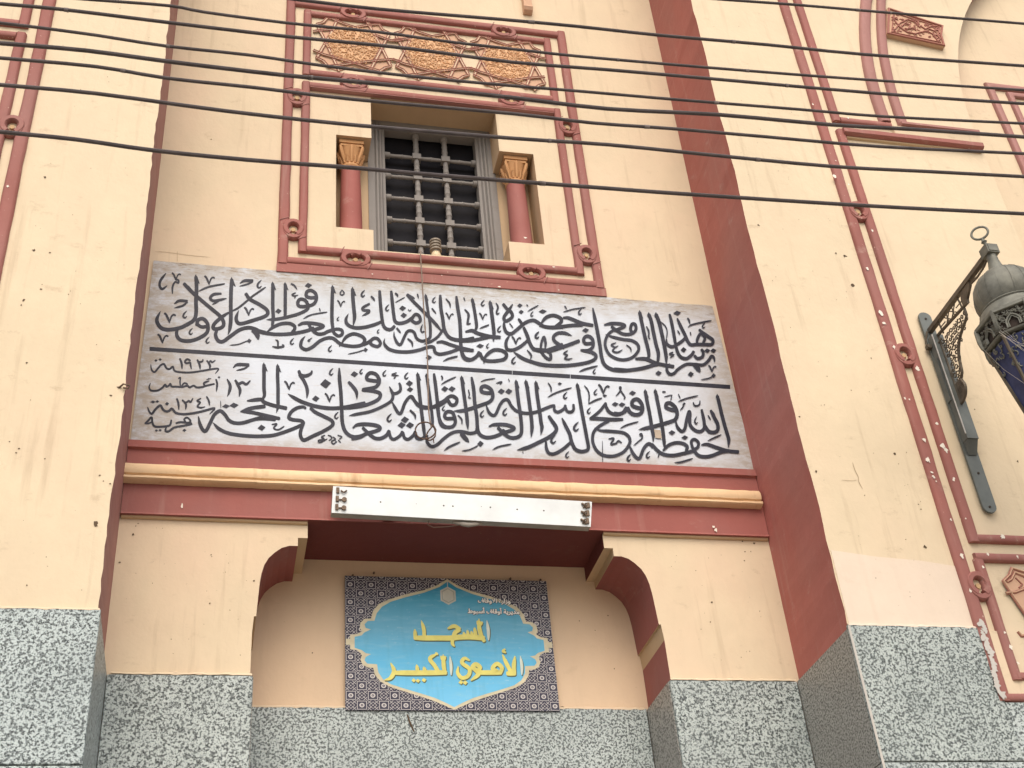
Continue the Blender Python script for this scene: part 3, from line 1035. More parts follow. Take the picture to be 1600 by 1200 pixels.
def catmull(P, n=6):
    if len(P) < 3:
        return [tuple(P[0]), tuple(P[-1])] if len(P) == 2 else P
    out = []
    for i in range(len(P) - 1):
        p0 = P[i - 1] if i > 0 else (2 * P[0][0] - P[1][0], 2 * P[0][1] - P[1][1])
        p1, p2 = P[i], P[i + 1]
        p3 = P[i + 2] if i + 2 < len(P) else (2 * p2[0] - p1[0], 2 * p2[1] - p1[1])
        for k in range(n):
            t = k / n
            out.append(tuple(.5 * ((2 * b) + (-a + c) * t + (2 * a - 5 * b + 4 * c - d) * t * t + (-a + 3 * b - 3 * c + d) * t ** 3) for a, b, c, d in zip(p0, p1, p2, p3)))
    out.append(tuple(P[-1]))
    return out


class Pen:
    """brush strokes laid on the plane y = Y; stroke data are survey coordinates of the photograph"""
    def __init__(s, Y, dy=2.0e-5, dxy=(0, 0), grow=0.0):
        s.Y, s.dy, s.n, s.mb, s.off, s.grow = Y, dy, 0, MB(), dxy, grow
    def P(s, x, y, Y):
        return at(x + s.off[0], y + s.off[1], Y)
    def stroke(s, pts, w_, a=1.0, b=1.0, smooth=True, cap=True):
        Y = s.Y - s.dy * s.n; s.n += 1
        C = catmull(pts) if (smooth and len(pts) > 2) else pts
        C = [Vector(c) for c in C]
        if len(C) == 2:
            C = [C[0].lerp(C[1], t / 4) for t in range(5)]
        L = [0]
        for i in range(1, len(C)):
            L.append(L[-1] + (C[i] - C[i - 1]).length)
        T = max(L[-1], 1e-6)
        w_ = w_ + s.grow
        tl = min(.45, max(.12, 2.6 * w_ / T))
        lft, rgt = [], []
        for i, c in enumerate(C):
            d = (C[min(i + 1, len(C) - 1)] - C[max(i - 1, 0)])
            d = d.normalized() if d.length > 1e-6 else Vector((1, 0))
            n_ = Vector((-d.y, d.x))
            t = L[i] / T
            f_ = 1.0
            if t < tl: f_ = a + (1 - a) * math.sin(t / tl * math.pi / 2)
            if 1 - t < tl: f_ = min(f_, b + (1 - b) * math.sin((1 - t) / tl * math.pi / 2))
            lft.append(c + n_ * w_ * .5 * f_); rgt.append(c - n_ * w_ * .5 * f_)
        if cap:
            for end, f_ in ((0, a), (-1, b)):
                d = (C[0] - C[1]) if end == 0 else (C[-1] - C[-2])
                d = d.normalized() if d.length > 1e-6 else Vector((0, 1))
                e = C[end] + d * w_ * .22 * f_
                n_ = Vector((-d.y, d.x)) if end else Vector((d.y, -d.x))
                if end == 0:
                    lft.insert(0, e + n_ * w_ * .28 * f_); rgt.insert(0, e - n_ * w_ * .28 * f_)
                else:
                    lft.append(e + n_ * w_ * .28 * f_); rgt.append(e - n_ * w_ * .28 * f_)
        n = len(lft)
        s.mb.add([s.P(p.x, p.y, Y - 6e-5 * i / n) for i, p in enumerate(lft)] + [s.P(p.x, p.y, Y - 6e-5 * i / n) for i, p in enumerate(rgt)], [(i, i + n, i + n + 1, i + 1) for i in range(n - 1)])
    def poly(s, pts):
        Y = s.Y - s.dy * s.n; s.n += 1
        s.mb.add([s.P(x, y, Y) for x, y in pts], [tuple(range(len(pts)))])
    def run(s, text, sc=8.0):
        ox = oy = 0
        for ln in text.strip().splitlines():
            q = ln.split()
            if not q: continue
            op = q[0]; v = [float(t) for t in q[1:]]
            if op == 'T':
                ox, oy = v[0], v[1]
                if len(v) > 2: sc = v[2]
                continue
            tr = lambda x, y: (ox + x / sc, oy + y / sc)
            if op in 'SA':
                if op == 'S': w_, a, b, c = v[0], v[1], v[2], v[3:]
                else: w_, a, b, c = v[0], .9, v[1], v[2:]
                pts = [tr(c[i], c[i + 1]) for i in range(0, len(c), 2)]
                s.stroke(pts, w_ / sc, a, b)
                if op == 'A':
                    x, y = c[0], c[1]
                    s.poly([tr(x - .05 * w_, y - .75 * w_), tr(x + .55 * w_, y + .4 * w_), tr(x + 1.05 * w_, y + 1.9 * w_), tr(x + .35 * w_, y + 1.55 * w_), tr(x - .5 * w_, y + .5 * w_), tr(x - .5 * w_, y)])
            elif op == 'D':
                x, y, a, b = v
                a /= 2; b /= 2
                s.poly([tr(x - a, y + b * .15), tr(x - a * .1, y - b), tr(x + a, y - b * .15), tr(x + a * .1, y + b)])
            elif op == 'V':
                x, y, h = v
                s.stroke([tr(x - .5 * h, y - .42 * h), tr(x - .3 * h, y - .18 * h), tr(x - .02 * h, y + .5 * h)], .20 * h / sc, .9, .35)
                s.stroke([tr(x - .02 * h, y + .38 * h), tr(x + .12 * h, y - .08 * h), tr(x + .34 * h, y - .28 * h), tr(x + .5 * h, y - .2 * h)], .15 * h / sc, .5, 1.2)
            elif op == 'C':
                x, y, h = v
                s.stroke([tr(x + .28 * h, y - .55 * h), tr(x - .1 * h, y - .15 * h), tr(x - .22 * h, y + .2 * h), tr(x, y + .42 * h), tr(x + .3 * h, y + .2 * h)], .24 * h / sc, .3, .4)


CALL = """
T 220 400
S 30 .3 .3 315 215 250 300 235 370 268 412 330 370
V 445 255 105
S 22 .5 .9 395 470 398 380 430 325 470 335 468 300 430 290
A 46 .15 690 262 697 400 690 560 692 700 670 790 600 845 480 900 330 920 245 890 200 800 245 690
S 44 .9 .5 540 345 600 410 700 505 860 640 990 750 1035 830 1020 885 950 912 905 900 918 850 985 785 1060 730 1105 705
S 30 .4 1 640 430 590 385 545 350
S 24 .6 .5 1140 690 1230 640 1340 550 1400 500 1560 390
S 44 1 .8 702 865 715 800 780 785 835 850 830 950 740 1020 620 1060 500 1050 450 990 455 915
S 40 1 1 705 855 760 885 830 880
V 860 300 120
V 365 770 135
V 278 1030 125
S 22 .4 .6 725 440 850 385 1050 347
S 34 .7 .3 1005 470 910 480 868 528 920 560 1070 530
S 24 .8 .1 970 565 890 608
S 34 .4 .9 420 595 480 560 580 562
S 24 .9 .1 582 575 520 622 415 650
A 46 .15 1138 295 1130 400 1125 600 1125 800 1110 920 1090 985
C 550 735 90
C 625 945 80
C 835 1055 80
S 44 .9 .15 1312 470 1365 540 1490 610 1580 680 1565 745 1400 805 1240 845 1192 785 1222 680
S 34 .3 1 1240 338 1300 308 1400 308
S 20 .9 .1 1398 322 1330 352 1230 378
C 1480 355 100
V 1355 690 115
S 44 .8 1 948 925 935 990 965 1055 1025 1068 1110 1010 1230 925 1340 895 1430 912 1500 950 1600 970
S 60 1 .35 1405 925 1450 975 1470 1040
S 14 .2 1 1110 1115 1220 1103 1330 1062
D 1355 1060 62 58
T 380 410
A 42 .5 370 268 370 400 370 560 375 700 358 810
A 40 .9 525 272 526 400 525 560 525 680
S 38 .1 1 290 715 420 708 560 680 700 640 795 590 815 540 790 495
S 40 1 1 800 500 760 465 705 462 682 505 700 545 770 550 815 530
S 40 1 1 810 545 880 520 915 460 905 390 850 350 798 365 790 420 840 440 910 438
D 815 287 92 66
S 22 .9 .2 600 265 640 290 675 340
S 20 .6 .2 655 378 612 402 640 418 690 405
S 14 .9 .2 655 420 640 450
D 440 608 82 66
S 18 .3 .5 750 705 850 655 1050 620
S 14 .8 .4 952 572 965 612
S 42 .8 1 190 850 330 890 480 898 640 885 790 855 880 820
S 40 .3 .9 300 865 380 805 480 765 580 762 640 795 642 835 612 872
S 42 .6 .9 690 785 760 757 900 765 1000 792 960 820 860 845
S 40 .8 1 820 780 870 850 930 892 1000 890 1060 862 1120 840
A 42 .9 1118 310 1115 400 1110 560 1110 720 1122 835
S 38 1 1 1122 850 1165 832 1230 845 1238 895 1190 918 1140 885 1120 840
S 40 .12 .9 775 920 730 980 722 1050 780 1088 860 1060 960 980 1060 942 1130 952 1190 1000 1245 1030 1320 1045
S 40 .35 1 1230 1010 1290 930 1380 892 1480 922 1520 970 1480 1030 1380 1048 1270 1035
S 36 1 1 1470 1035 1540 1012 1600 985
S 18 1 .2 1210 1010 1205 1055
A 44 .25 1368 335 1372 450 1385 600 1392 690 1375 785
S 16 .5 .6 1235 342 1212 385 1235 408 1262 385 1238 345
V 1225 512 90
C 1185 705 50
C 1495 390 80
S 22 .5 .9 405 968 432 985 435 1045
S 26 .4 .7 365 1050 430 1062 505 1048 490 1028
C 610 990 80
S 12 .3 .9 862 940 828 965
D 820 977 42 42
C 1085 1080 80
S 13 .2 .9 1310 1145 1420 1122 1505 1095
D 1530 1092 60 56
T 540 430
S 40 .12 .8 35 480 5 550 20 610 100 652 220 652 350 620 455 578
S 30 .8 .15 300 355 215 405 225 435 290 440 285 465 205 508
C 215 235 80
S 26 .9 .2 320 265 345 290 365 322
S 40 .8 .9 425 195 435 350 450 500 470 620 512 670 570 675 612 635
S 40 .7 1 570 198 585 350 600 480 620 575 680 600 760 580 830 535
S 38 1 1 815 560 870 490 920 510 932 570 880 595 825 565
D 712 412 88 66
D 727 500 84 66
C 520 410 80
S 24 .9 .2 622 225 645 245 652 272
S 12 .4 .6 620 340 740 275
S 11 .5 .5 780 425 800 445 822 428
S 38 .9 .5 770 242 830 310 920 400 1000 480 1100 580 1190 685
S 30 .9 .3 770 240 820 270 865 290
A 34 .15 1002 255 1015 350 1035 480 1055 600 1060 720 1045 790 960 822 890 790 860 720 820 692 770 705 730 780 690 862 650 850 610 770 605 700
S 18 .9 .3 898 235 912 290
C 1105 310 75
S 20 .9 .3 1080 415 1132 480
S 42 .7 1 1183 250 1190 400 1215 550 1235 680 1290 770 1380 806 1500 806 1600 785
S 32 1 .1 1218 680 1150 770 1060 830 975 862
S 42 .6 1 1385 265 1400 400 1425 550 1435 700 1440 850 1450 950 1490 1030 1560 1058
S 20 .6 .3 1255 295 1300 350 1310 410
V 1300 510 92
S 14 .9 .3 1478 280 1492 320
S 22 .6 .5 1490 430 1540 490 1530 570 1532 608 1562 600
S 19 .2 .9 962 612 942 675 955 710 982 702
S 24 .9 .3 640 660 690 722
S 25 .8 .15 778 793 828 840 838 900
S 38 .15 1 490 790 482 850 540 920 650 952 800 955 930 930 1040 895 1100 900 1120 960 1180 985 1300 962 1420 918
S 38 .6 1 1140 840 1210 832 1320 870 1420 900 1500 920 1590 940
S 36 1 1 190 875 260 850 320 810
S 36 1 1 300 840 345 790 400 792 436 850 400 888 330 868 300 830
D 1040 1027 82 64
S 18 .3 .7 1220 1075 1290 1038 1400 1010
C 408 700 50
T 680 440
A 38 .7 465 225 485 330 505 450 517 560 498 615
A 44 .3 688 262 700 350 720 500 735 650 728 745
S 42 .5 1 380 625 460 610 520 640 620 670 720 690 810 695
S 40 1 .9 320 740 450 735 560 715 690 688
C 595 270 75
V 600 432 92
C 800 595 80
S 23 .5 .4 370 345 412 400 407 490 402 528 438 528
S 22 .5 .4 760 265 785 320 767 380 778 405 802 390
S 20 .3 .7 555 585 670 540
S 38 .9 .3 850 280 900 340 950 380 965 430 930 470 880 490 858 450 890 395 925 350 968 282
S 40 .4 1 862 490 862 560 890 630 950 650 1020 600 1090 540 1150 500 1230 482 1300 520 1350 555 1450 572 1600 566
S 32 .8 .8 1042 465 1060 490 1092 535
S 42 .8 1 1108 575 1150 670 1180 760 1220 830 1290 860 1380 860 1480 830 1590 785
S 38 .4 .9 930 670 890 740 886 810 912 850 990 848 1080 800 1155 735
S 40 .15 1 978 875 1080 950 1200 1000 1350 1037 1480 1047 1600 1047
V 1015 732 108
C 1275 675 80
S 22 .5 .3 1150 855 1200 920 1190 970
C 980 985 90
S 15 .7 .3 930 520 975 580
D 1058 297 68 52
D 1075 377 66 52
D 1345 371 105 52
S 16 .3 .6 1155 370 1290 295
S 12 .7 .4 1143 285 1162 308
C 1210 405 62
S 40 .35 1 1318 532 1380 452 1470 420 1560 450 1575 500 1510 560
S 30 .9 .4 1318 840 1330 760 1360 690 1380 770 1372 850
S 34 .9 1 1320 870 1380 945 1440 968 1440 900 1400 868
D 562 802 98 54
C 655 803 58
S 40 .4 1 600 972 660 900 740 852 840 862 892 912 860 968 740 990 640 985 590 955 560 895
S 40 .9 1 325 860 350 940 400 975 460 970 520 930 552 880
S 38 1 1 320 850 400 852 475 857
S 18 1 .2 612 985 608 1025
S 18 .2 .7 100 992 180 958 272 938
T 820 450
S 40 .6 .9 480 370 540 370 620 400 720 440 850 465
S 40 .7 1 185 465 300 488 430 485 560 468 720 458
S 38 .1 1 590 595 500 562 420 562 362 602 372 660 440 710 490 745
S 42 .9 .9 100 765 200 772 320 780 450 742 560 705 680 658
S 38 1 .6 830 690 760 692 735 650 760 605 810 605 850 650 850 735 790 778 700 775
S 40 .8 .7 720 778 830 800 888 840 872 890 780 930 600 960 400 970 200 955 50 902
D 760 526 88 58
S 14 .3 .4 480 300 600 265 760 240
S 16 .9 .3 500 225 525 262
C 690 297 75
S 19 .6 .4 535 782 488 818 532 838 500 878 540 890 595 878
S 42 .35 1 850 250 880 400 910 550 940 720 960 860 1000 960 1100 1018 1250 1030 1450 1005 1600 965
S 38 .5 .9 995 460 1080 442 1200 447 1250 472 1200 500 1120 530
S 36 .9 1 1085 480 1150 530 1230 572 1330 572 1388 520 1380 455 1340 450 1322 510 1342 560
S 34 .8 .15 1130 510 1050 570 1010 650 1010 740 1060 830 1150 882 1250 895 1350 862 1420 780 1412 705 1340 655 1230 640 1100 610 1008 578
S 18 .5 .4 1140 682 1082 710 1130 738 1168 720
S 20 .8 .3 1122 748 1100 785 1160 802 1222 770
S 16 .8 .2 1272 712 1320 750 1332 800
A 42 .7 1438 305 1460 420 1500 600 1540 760 1552 850 1528 882
S 38 .6 .9 1385 885 1500 885 1600 925
S 22 .3 .5 680 1045 760 1012 910 972
C 870 1042 62
C 150 590 85
S 15 .7 .3 1525 480 1550 560 1545 610 1565 630
T 960 460
S 40 .5 1 265 800 400 805 500 850 620 880 740 900
S 38 .9 .9 0 930 180 945 350 922 470 888 570 868
A 42 .7 432 250 460 330 490 480 520 620 550 740 542 845
A 44 .35 522 250 560 350 590 480 620 620 645 760 650 865
S 17 .6 .5 400 400 430 460 430 540 448 555
S 13 .4 .3 580 340 640 400 660 470 650 560
S 38 .7 .9 690 248 715 350 740 480 762 610
S 36 .5 .9 650 560 660 620 720 652 790 620 860 570 892 530
S 38 .5 .8 785 300 830 400 880 500 920 590 960 628 1040 622 1150 625 1218 622 1230 570 1180 530 1110 480 1060 440
S 34 .8 .9 1030 618 1040 550 1080 490 1130 540 1112 605
D 785 231 100 58
S 18 .3 .4 920 410 960 380 1060 355 1215 325
S 20 .9 .4 915 295 932 320 945 365
C 1115 390 66
S 16 .6 .4 790 450 820 500
S 13 .8 .4 948 470 957 512
D 865 690 74 66
S 38 .8 .9 768 640 790 720 830 780 900 800 960 760 992 712
S 36 .9 .9 1000 765 1040 798 1100 778 1110 720 1088 688
S 19 .7 .3 732 720 690 745 755 750
S 16 .9 .2 742 760 692 792
D 1160 701 78 56
D 1237 701 78 56
S 34 .4 .15 1252 840 1245 790 1212 770 1180 820 1110 878 1010 872 900 872 800 930 740 988 685 990 655 930 690 858
S 56 1 .25 1005 878 1040 920 1072 968
V 1225 925 92
D 1240 1012 58 54
S 14 1 .2 1225 1025 1180 1047 1080 1067
D 552 982 84 62
D 955 996 78 68
"""
CALL2 = """
T 210 540
S 22 .4 .3 205 235 215 300 250 330 290 290 330 245 370 230 400 280 440 292 480 262 500 310 560 330 700 335 850 315 960 295 1050 290 1010 352
D 270 186 44 34
D 322 174 44 34
S 26 .8 .4 568 162 590 220 596 292
S 24 .8 .5 700 185 660 170 632 198 650 220 695 212 702 245 712 292
S 24 .8 .5 785 178 810 205 850 195 857 172
S 26 .8 .4 792 192 815 240 822 296
S 22 .8 .5 905 188 930 210 952 193 975 208 1012 183
S 26 .8 .4 920 205 945 250 940 292
S 23 .4 .8 200 470 185 520 210 560 290 560 350 525 385 488 400 512 430 500 450 478 465 510 520 512 600 516 660 500 690 522 740 500 780 522 850 516 900 500 1000 478
S 17 .8 .8 550 412 575 400 570 450 575 505
S 19 .8 .8 590 505 620 470 660 480 650 512
S 24 .5 .9 935 440 870 468 882 505
S 10 .5 .5 900 425 960 410
D 930 412 24 22
S 24 .7 .3 1020 420 1035 480 1025 572
D 1058 396 34 34
S 38 .4 .15 1160 420 1197 500 1185 580 1160 638
S 32 .8 .5 1260 432 1300 478 1350 460 1400 482 1448 438
S 36 .9 .2 1278 465 1320 550 1310 638
S 40 .3 .9 1235 275 1290 238 1430 240
S 22 .9 .1 1432 248 1370 288 1270 310
S 24 .8 .4 530 662 550 720 556 802
S 22 .8 .5 598 680 640 710 680 690 702 705 732 658
S 25 .9 .4 622 698 645 740 640 797
S 21 .6 .5 832 658 785 690 822 710 788 758 830 775 882 765
S 23 .7 .4 903 635 930 690 940 747
S 27 .4 .3 165 770 190 830 220 850 260 800 300 760 330 750 360 800 400 822 440 810 470 788 520 840 620 856 760 840 880 812 1002 783 940 857
D 232 703 66 36
D 287 698 48 34
D 408 726 54 46
S 24 .6 .8 130 972 170 940 215 895 225 960 255 1008 340 1012 440 995 462 930
S 18 .6 .9 130 975 180 970 215 955
S 24 .8 .5 520 970 570 957 640 962 715 977 620 1000 500 1022 430 1070 388 1062 402 1010
S 20 .8 .8 650 965 622 922 660 898 702 940 670 965
D 275 1061 46 30
D 322 1056 46 30
D 625 1058 52 40
S 42 .3 1 800 885 820 980 860 1058 900 1058 950 960 1000 862 1070 815 1130 860 1180 930 1250 965 1350 965 1470 930 1600 895
D 1145 757 98 56
D 1245 746 118 66
S 8 .5 .5 1078 690 1080 780
S 42 .12 1 980 960 1060 1040 1180 1095 1350 1122 1500 1132 1620 1132
T 370 550
S 42 1 .7 300 1050 400 1047 500 1030 650 980 790 922 832 888 800 858 700 845 650 818 680 750 750 700 830 685 862 705
S 44 .4 1 130 610 300 592 340 625 450 665 620 702
S 44 .4 1 48 745 180 702 350 678
S 42 .5 .9 55 742 200 757 350 790 535 832
S 40 .9 1 0 892 100 880 220 842 330 832 480 842
A 44 .6 340 160 340 300 340 450 345 540 318 592
A 42 .15 512 175 510 300 515 450 515 600 515 680 495 758
D 310 946 100 78
S 19 .7 .5 440 905 500 900 462 950 520 970 592 928
V 660 415 120
S 42 .8 .5 775 235 800 285 860 298 925 270 940 235
S 40 1 .12 785 280 850 380 882 480 875 582
D 1110 396 138 118
D 987 582 95 78
V 1165 568 118
C 1180 250 85
C 1245 795 85
C 1552 243 62
S 44 .35 1 1280 200 1285 350 1300 500 1310 700 1320 880 1362 1000 1450 1058 1550 1050 1640 1010
S 44 .08 1 635 520 750 590 850 635 1000 680 1180 702 1350 690 1500 660 1600 638
S 42 .9 .6 922 700 980 750 1080 800 1190 860 1190 920 1080 990 950 1050 840 1100 798 1050 800 980 838 895
S 18 .7 .6 1100 1040 1060 1062 1090 1090 1022 1105 1040 1130 1130 1085
S 16 .8 .6 1142 1040 1178 1055 1182 1085 1150 1105
S 16 .8 .6 1200 1060 1232 1090 1185 1118 1208 1148 1252 1118
S 15 .8 .6 1262 1040 1312 1060 1280 1090
S 14 .8 .6 1268 1100 1300 1132
D 1235 1112 16 16
S 42 .8 .12 1398 375 1450 430 1495 500 1502 592
D 1470 276 95 74
T 500 560
S 42 1 1 735 285 650 275 590 260 588 215 630 180 695 195 738 255 735 312 690 358 620 375 535 390
S 42 .8 1 530 395 650 405 742 430 750 480 700 530 560 585 400 612 300 616
S 36 .08 .3 360 716 480 692 620 665 760 610 880 540 912 480 900 420 868 352
S 36 .6 .7 880 400 935 438 1000 405 1005 345 990 308
S 38 .3 1 900 540 940 620 980 680 1015 678 1060 560 1110 490 1150 478 1190 540 1250 590 1350 610 1460 600 1540 560 1600 510
D 1118 311 90 78
D 1125 387 84 66
A 42 .6 1222 200 1235 350 1255 550 1280 750 1300 900 1310 985
A 36 .6 1332 210 1350 330 1375 500 1400 700 1412 850
S 40 .7 1 1425 195 1445 350 1470 550 1490 750 1522 838 1580 862
C 515 165 64
C 805 188 75
C 1080 218 82
C 865 745 100
S 21 .6 .3 955 178 902 205 985 214
S 15 .9 .3 945 230 920 252
S 28 .9 .2 1128 648 1185 708 1192 762
D 1062 766 105 84
D 1020 832 105 80
D 1125 834 105 80
S 44 .4 .9 410 868 470 828 600 822 720 842 750 878 700 905 600 932
S 42 .8 1 535 865 600 930 680 992 760 998 830 960 865 905
S 42 1 1 400 1002 500 982 590 932
S 36 .9 1 860 905 885 988 930 1008 1000 965 1032 915
S 36 .9 1 1038 925 1055 990 1105 1008 1165 962 1192 915
S 36 .9 1 1195 925 1205 990 1255 1008 1312 980
T 640 570
S 38 .5 .9 225 880 218 960 270 1018 340 1000 430 920 520 855 600 832 680 838 760 855 830 838 842 790
S 54 1 .2 650 862 690 910 742 965
S 40 .7 1 305 112 325 250 345 450 360 620 392 720 450 773 530 773 570 725 562 650 530 592 470 585 438 630 460 668 550 668
S 40 .9 1 360 482 430 450 490 400 540 390 592 430 575 490 520 500 478 440
S 36 .9 .9 20 400 60 445 110 510 200 538 300 520 380 475
D 440 300 92 72
D 530 300 92 72
S 18 .3 .5 395 245 470 200 580 150
S 19 .9 .4 398 138 410 160 405 192
C 425 545 64
S 20 .8 .3 605 630 650 680 655 745
A 42 .15 652 162 670 300 695 480 715 640 730 812
S 42 .6 1 775 155 800 300 815 480 840 650 850 800 880 870 950 905 1040 900 1140 862 1180 815
S 15 .7 .6 735 310 747 370 740 410 767 413
S 42 1 .08 1030 350 960 350 900 330 900 280 950 265 1020 310 1040 400 1000 460 900 500 750 550 660 573 545 577
S 15 .4 .4 890 210 960 185 1070 170
S 19 .5 .7 1085 230 1150 213 1130 242
S 10 .8 .4 1235 175 1250 210
D 1147 331 92 72
D 1240 331 92 72
S 36 .4 1 960 510 990 590 1040 630 1080 610 1130 500 1180 440 1230 440 1270 510 1330 570 1420 600 1520 602 1610 580
C 905 615 85
C 1190 590 92
S 42 .4 .9 990 770 1060 747 1200 747 1300 782 1280 815 1160 850
S 42 .9 .9 1105 785 1170 850 1250 905 1330 908 1390 870 1400 780 1385 620 1360 450 1332 210
A 42 .9 1332 212 1345 300
A 43 .15 1455 212 1480 350 1500 500 1520 650 1530 780 1520 905
D 885 986 84 78
S 16 .2 .9 650 1076 750 1060 850 1012
S 24 .2 .5 430 1072 500 1022 630 965
S 20 .2 .5 1035 1062 1120 1022 1270 990
S 9 .6 .3 1415 1080 1421 1112
T 800 580
A 43 .12 300 145 315 300 345 500 365 650 375 700 360 798
S 36 .9 .8 240 520 330 500 420 462 500 432 535 428
S 35 .8 .9 530 435 532 488 580 508 650 468 668 425
S 35 .8 .8 668 445 690 498 740 508 770 478 768 415
S 19 .2 .5 445 325 560 265 745 205
S 17 .6 .4 452 145 485 200 490 262
D 597 155 58 36
C 665 305 85
S 44 .8 .08 460 560 500 620 552 700 540 760 450 830 330 890 200 950 60 986
S 38 .6 .9 425 880 430 960 460 1020 530 1030 640 970 742 880
C 515 850 112
S 42 .35 .9 625 585 670 680 720 780 745 880 790 970 870 1002 950 985
A 42 .9 817 172 840 300 870 480 900 640 930 800 955 940 942 990
S 17 .6 .3 905 180 945 230 965 300 960 400
S 21 .2 .7 950 410 1050 360 1122 335
D 1160 305 60 36
V 1150 222 130
C 1045 262 72
S 17 .4 .7 1300 310 1350 250 1362 200 1345 205 1372 262 1410 320 1400 350
D 1510 271 84 54
D 1290 411 90 56
D 1375 416 90 56
C 960 495 75
C 800 695 112
C 690 1045 78
C 1460 1088 78
S 38 .7 1 1170 395 1180 450 1220 510 1300 540 1380 520 1430 452
S 38 .7 1 1432 452 1465 505 1540 540 1600 538
S 34 .8 .9 1172 395 1120 470 1060 530 980 590
S 42 .8 .7 975 590 1100 592 1250 602 1385 600
S 36 .9 .15 1210 620 1100 680 1022 760 1010 880 1060 990 1150 1050 1280 1057 1400 1002 1470 900 1462 820 1390 767 1250 750 1110 740 1028 708
S 21 .7 .6 1210 845 1272 840 1238 910 1300 900 1330 870 1372 895
S 19 .2 .5 1350 715 1440 670 1580 630
S 7 .5 .5 1130 870 1135 1180
T 960 590
S 44 1 1 340 385 280 372 225 345 228 290 285 268 338 320 352 400 320 452 250 462 195 430 165 375
S 38 .9 .9 0 440 60 450 130 425 160 378
D 225 191 88 54
A 42 .15 387 172 410 300 440 450 465 600 485 720 485 802
A 42 .35 512 167 540 300 570 450 600 620 620 780 630 885
S 44 1 .08 775 410 700 395 648 370 652 325 700 318 760 370 785 450 762 520 700 550 600 580 480 612 300 650
S 14 .3 .5 620 240 720 215
S 18 .7 .7 600 175 640 178
S 12 .8 .8 720 215 705 282
S 12 .8 .3 800 205 825 262
S 18 .2 .4 795 300 900 260 1045 225
S 38 .4 .7 765 540 790 620 840 668 880 640 900 540 930 430 945 450 945 580 1000 650 1070 672 1122 630 1120 540 1090 400
S 42 .9 .7 1130 600 1180 670 1250 682 1292 650 1290 580 1250 500 1205 410
S 30 .7 .3 1205 410 1235 450 1260 490
A 42 .15 1288 232 1310 320 1340 450 1380 600 1410 700 1430 780 1425 872
S 19 .7 .6 985 310 1000 345 1030 352 1050 345 1065 330 1070 288
S 19 .3 .5 1030 485 1005 540 1020 575 1042 562
S 17 .6 .4 1170 470 1202 522
S 17 .3 .8 820 412 860 360 862 330 885 322
D 872 326 38 36
D 720 686 90 60
D 880 747 90 54
S 34 .9 1 970 850 962 795 1000 770 1050 810 1040 870 990 890 968 850
S 40 .5 1 1090 840 1160 832 1260 865 1400 910 1550 928
S 40 .9 .9 990 900 1050 970 1140 987 1230 970 1330 930 1420 918
S 38 .6 1 610 910 680 842 770 812 860 822 910 862 898 915
S 40 .8 1 470 830 540 910 620 958 740 970 860 947 1000 912
S 38 .5 1 195 860 230 940 280 1000 320 1000 360 900 400 842 440 825 485 865
S 15 .3 .8 240 850 310 790 350 750 340 702 318 712 358 742
C 420 965 85
C 180 1002 85
S 20 .2 .5 750 1060 830 1055 980 1010
S 18 .3 .6 1165 790 1250 750 1335 713
S 14 .8 .3 560 950 545 1002
"""
p = Pen(YI - .0012, grow=.35); p.run(CALL)
p.mb.build("lettering", M_INK, BD, recalc=False)
p = Pen(YI - .0012, grow=.35); p.run(CALL2)
p.mb.build("lettering", M_INK, BD, recalc=False)
p = Pen(YI - .0010)
seg = 40
A0, A1, B0, B1 = (233.6, 541.8), (1141.0, 601.4), (233.6, 548.0), (1141.0, 607.8)
for i in range(seg):
    if i in (24, 28): gap = .03
    else: gap = 0
    t0, t1_ = i / seg, (i + 1 - gap) / seg
    L_ = lambda a, b, t: (a[0] + (b[0] - a[0]) * t, a[1] + (b[1] - a[1]) * t)
    p.poly([L_(B0, B1, t0), L_(B0, B1, t1_), L_(A0, A1, t1_), L_(A0, A1, t0)]); p.n = 0
p.mb.build("dividing_line", M_INK, BD, recalc=False)
m = MB()
q = [at(1022, 671, YI - .008), at(1032, 672, YI - .008), at(1034, 685, YI - .008), at(1024, 684, YI - .008)]
m.poly(q)
m.build("brown_tape_patch", simple("brown_tape", (.42, .36, .29), .6), BD, recalc=False)

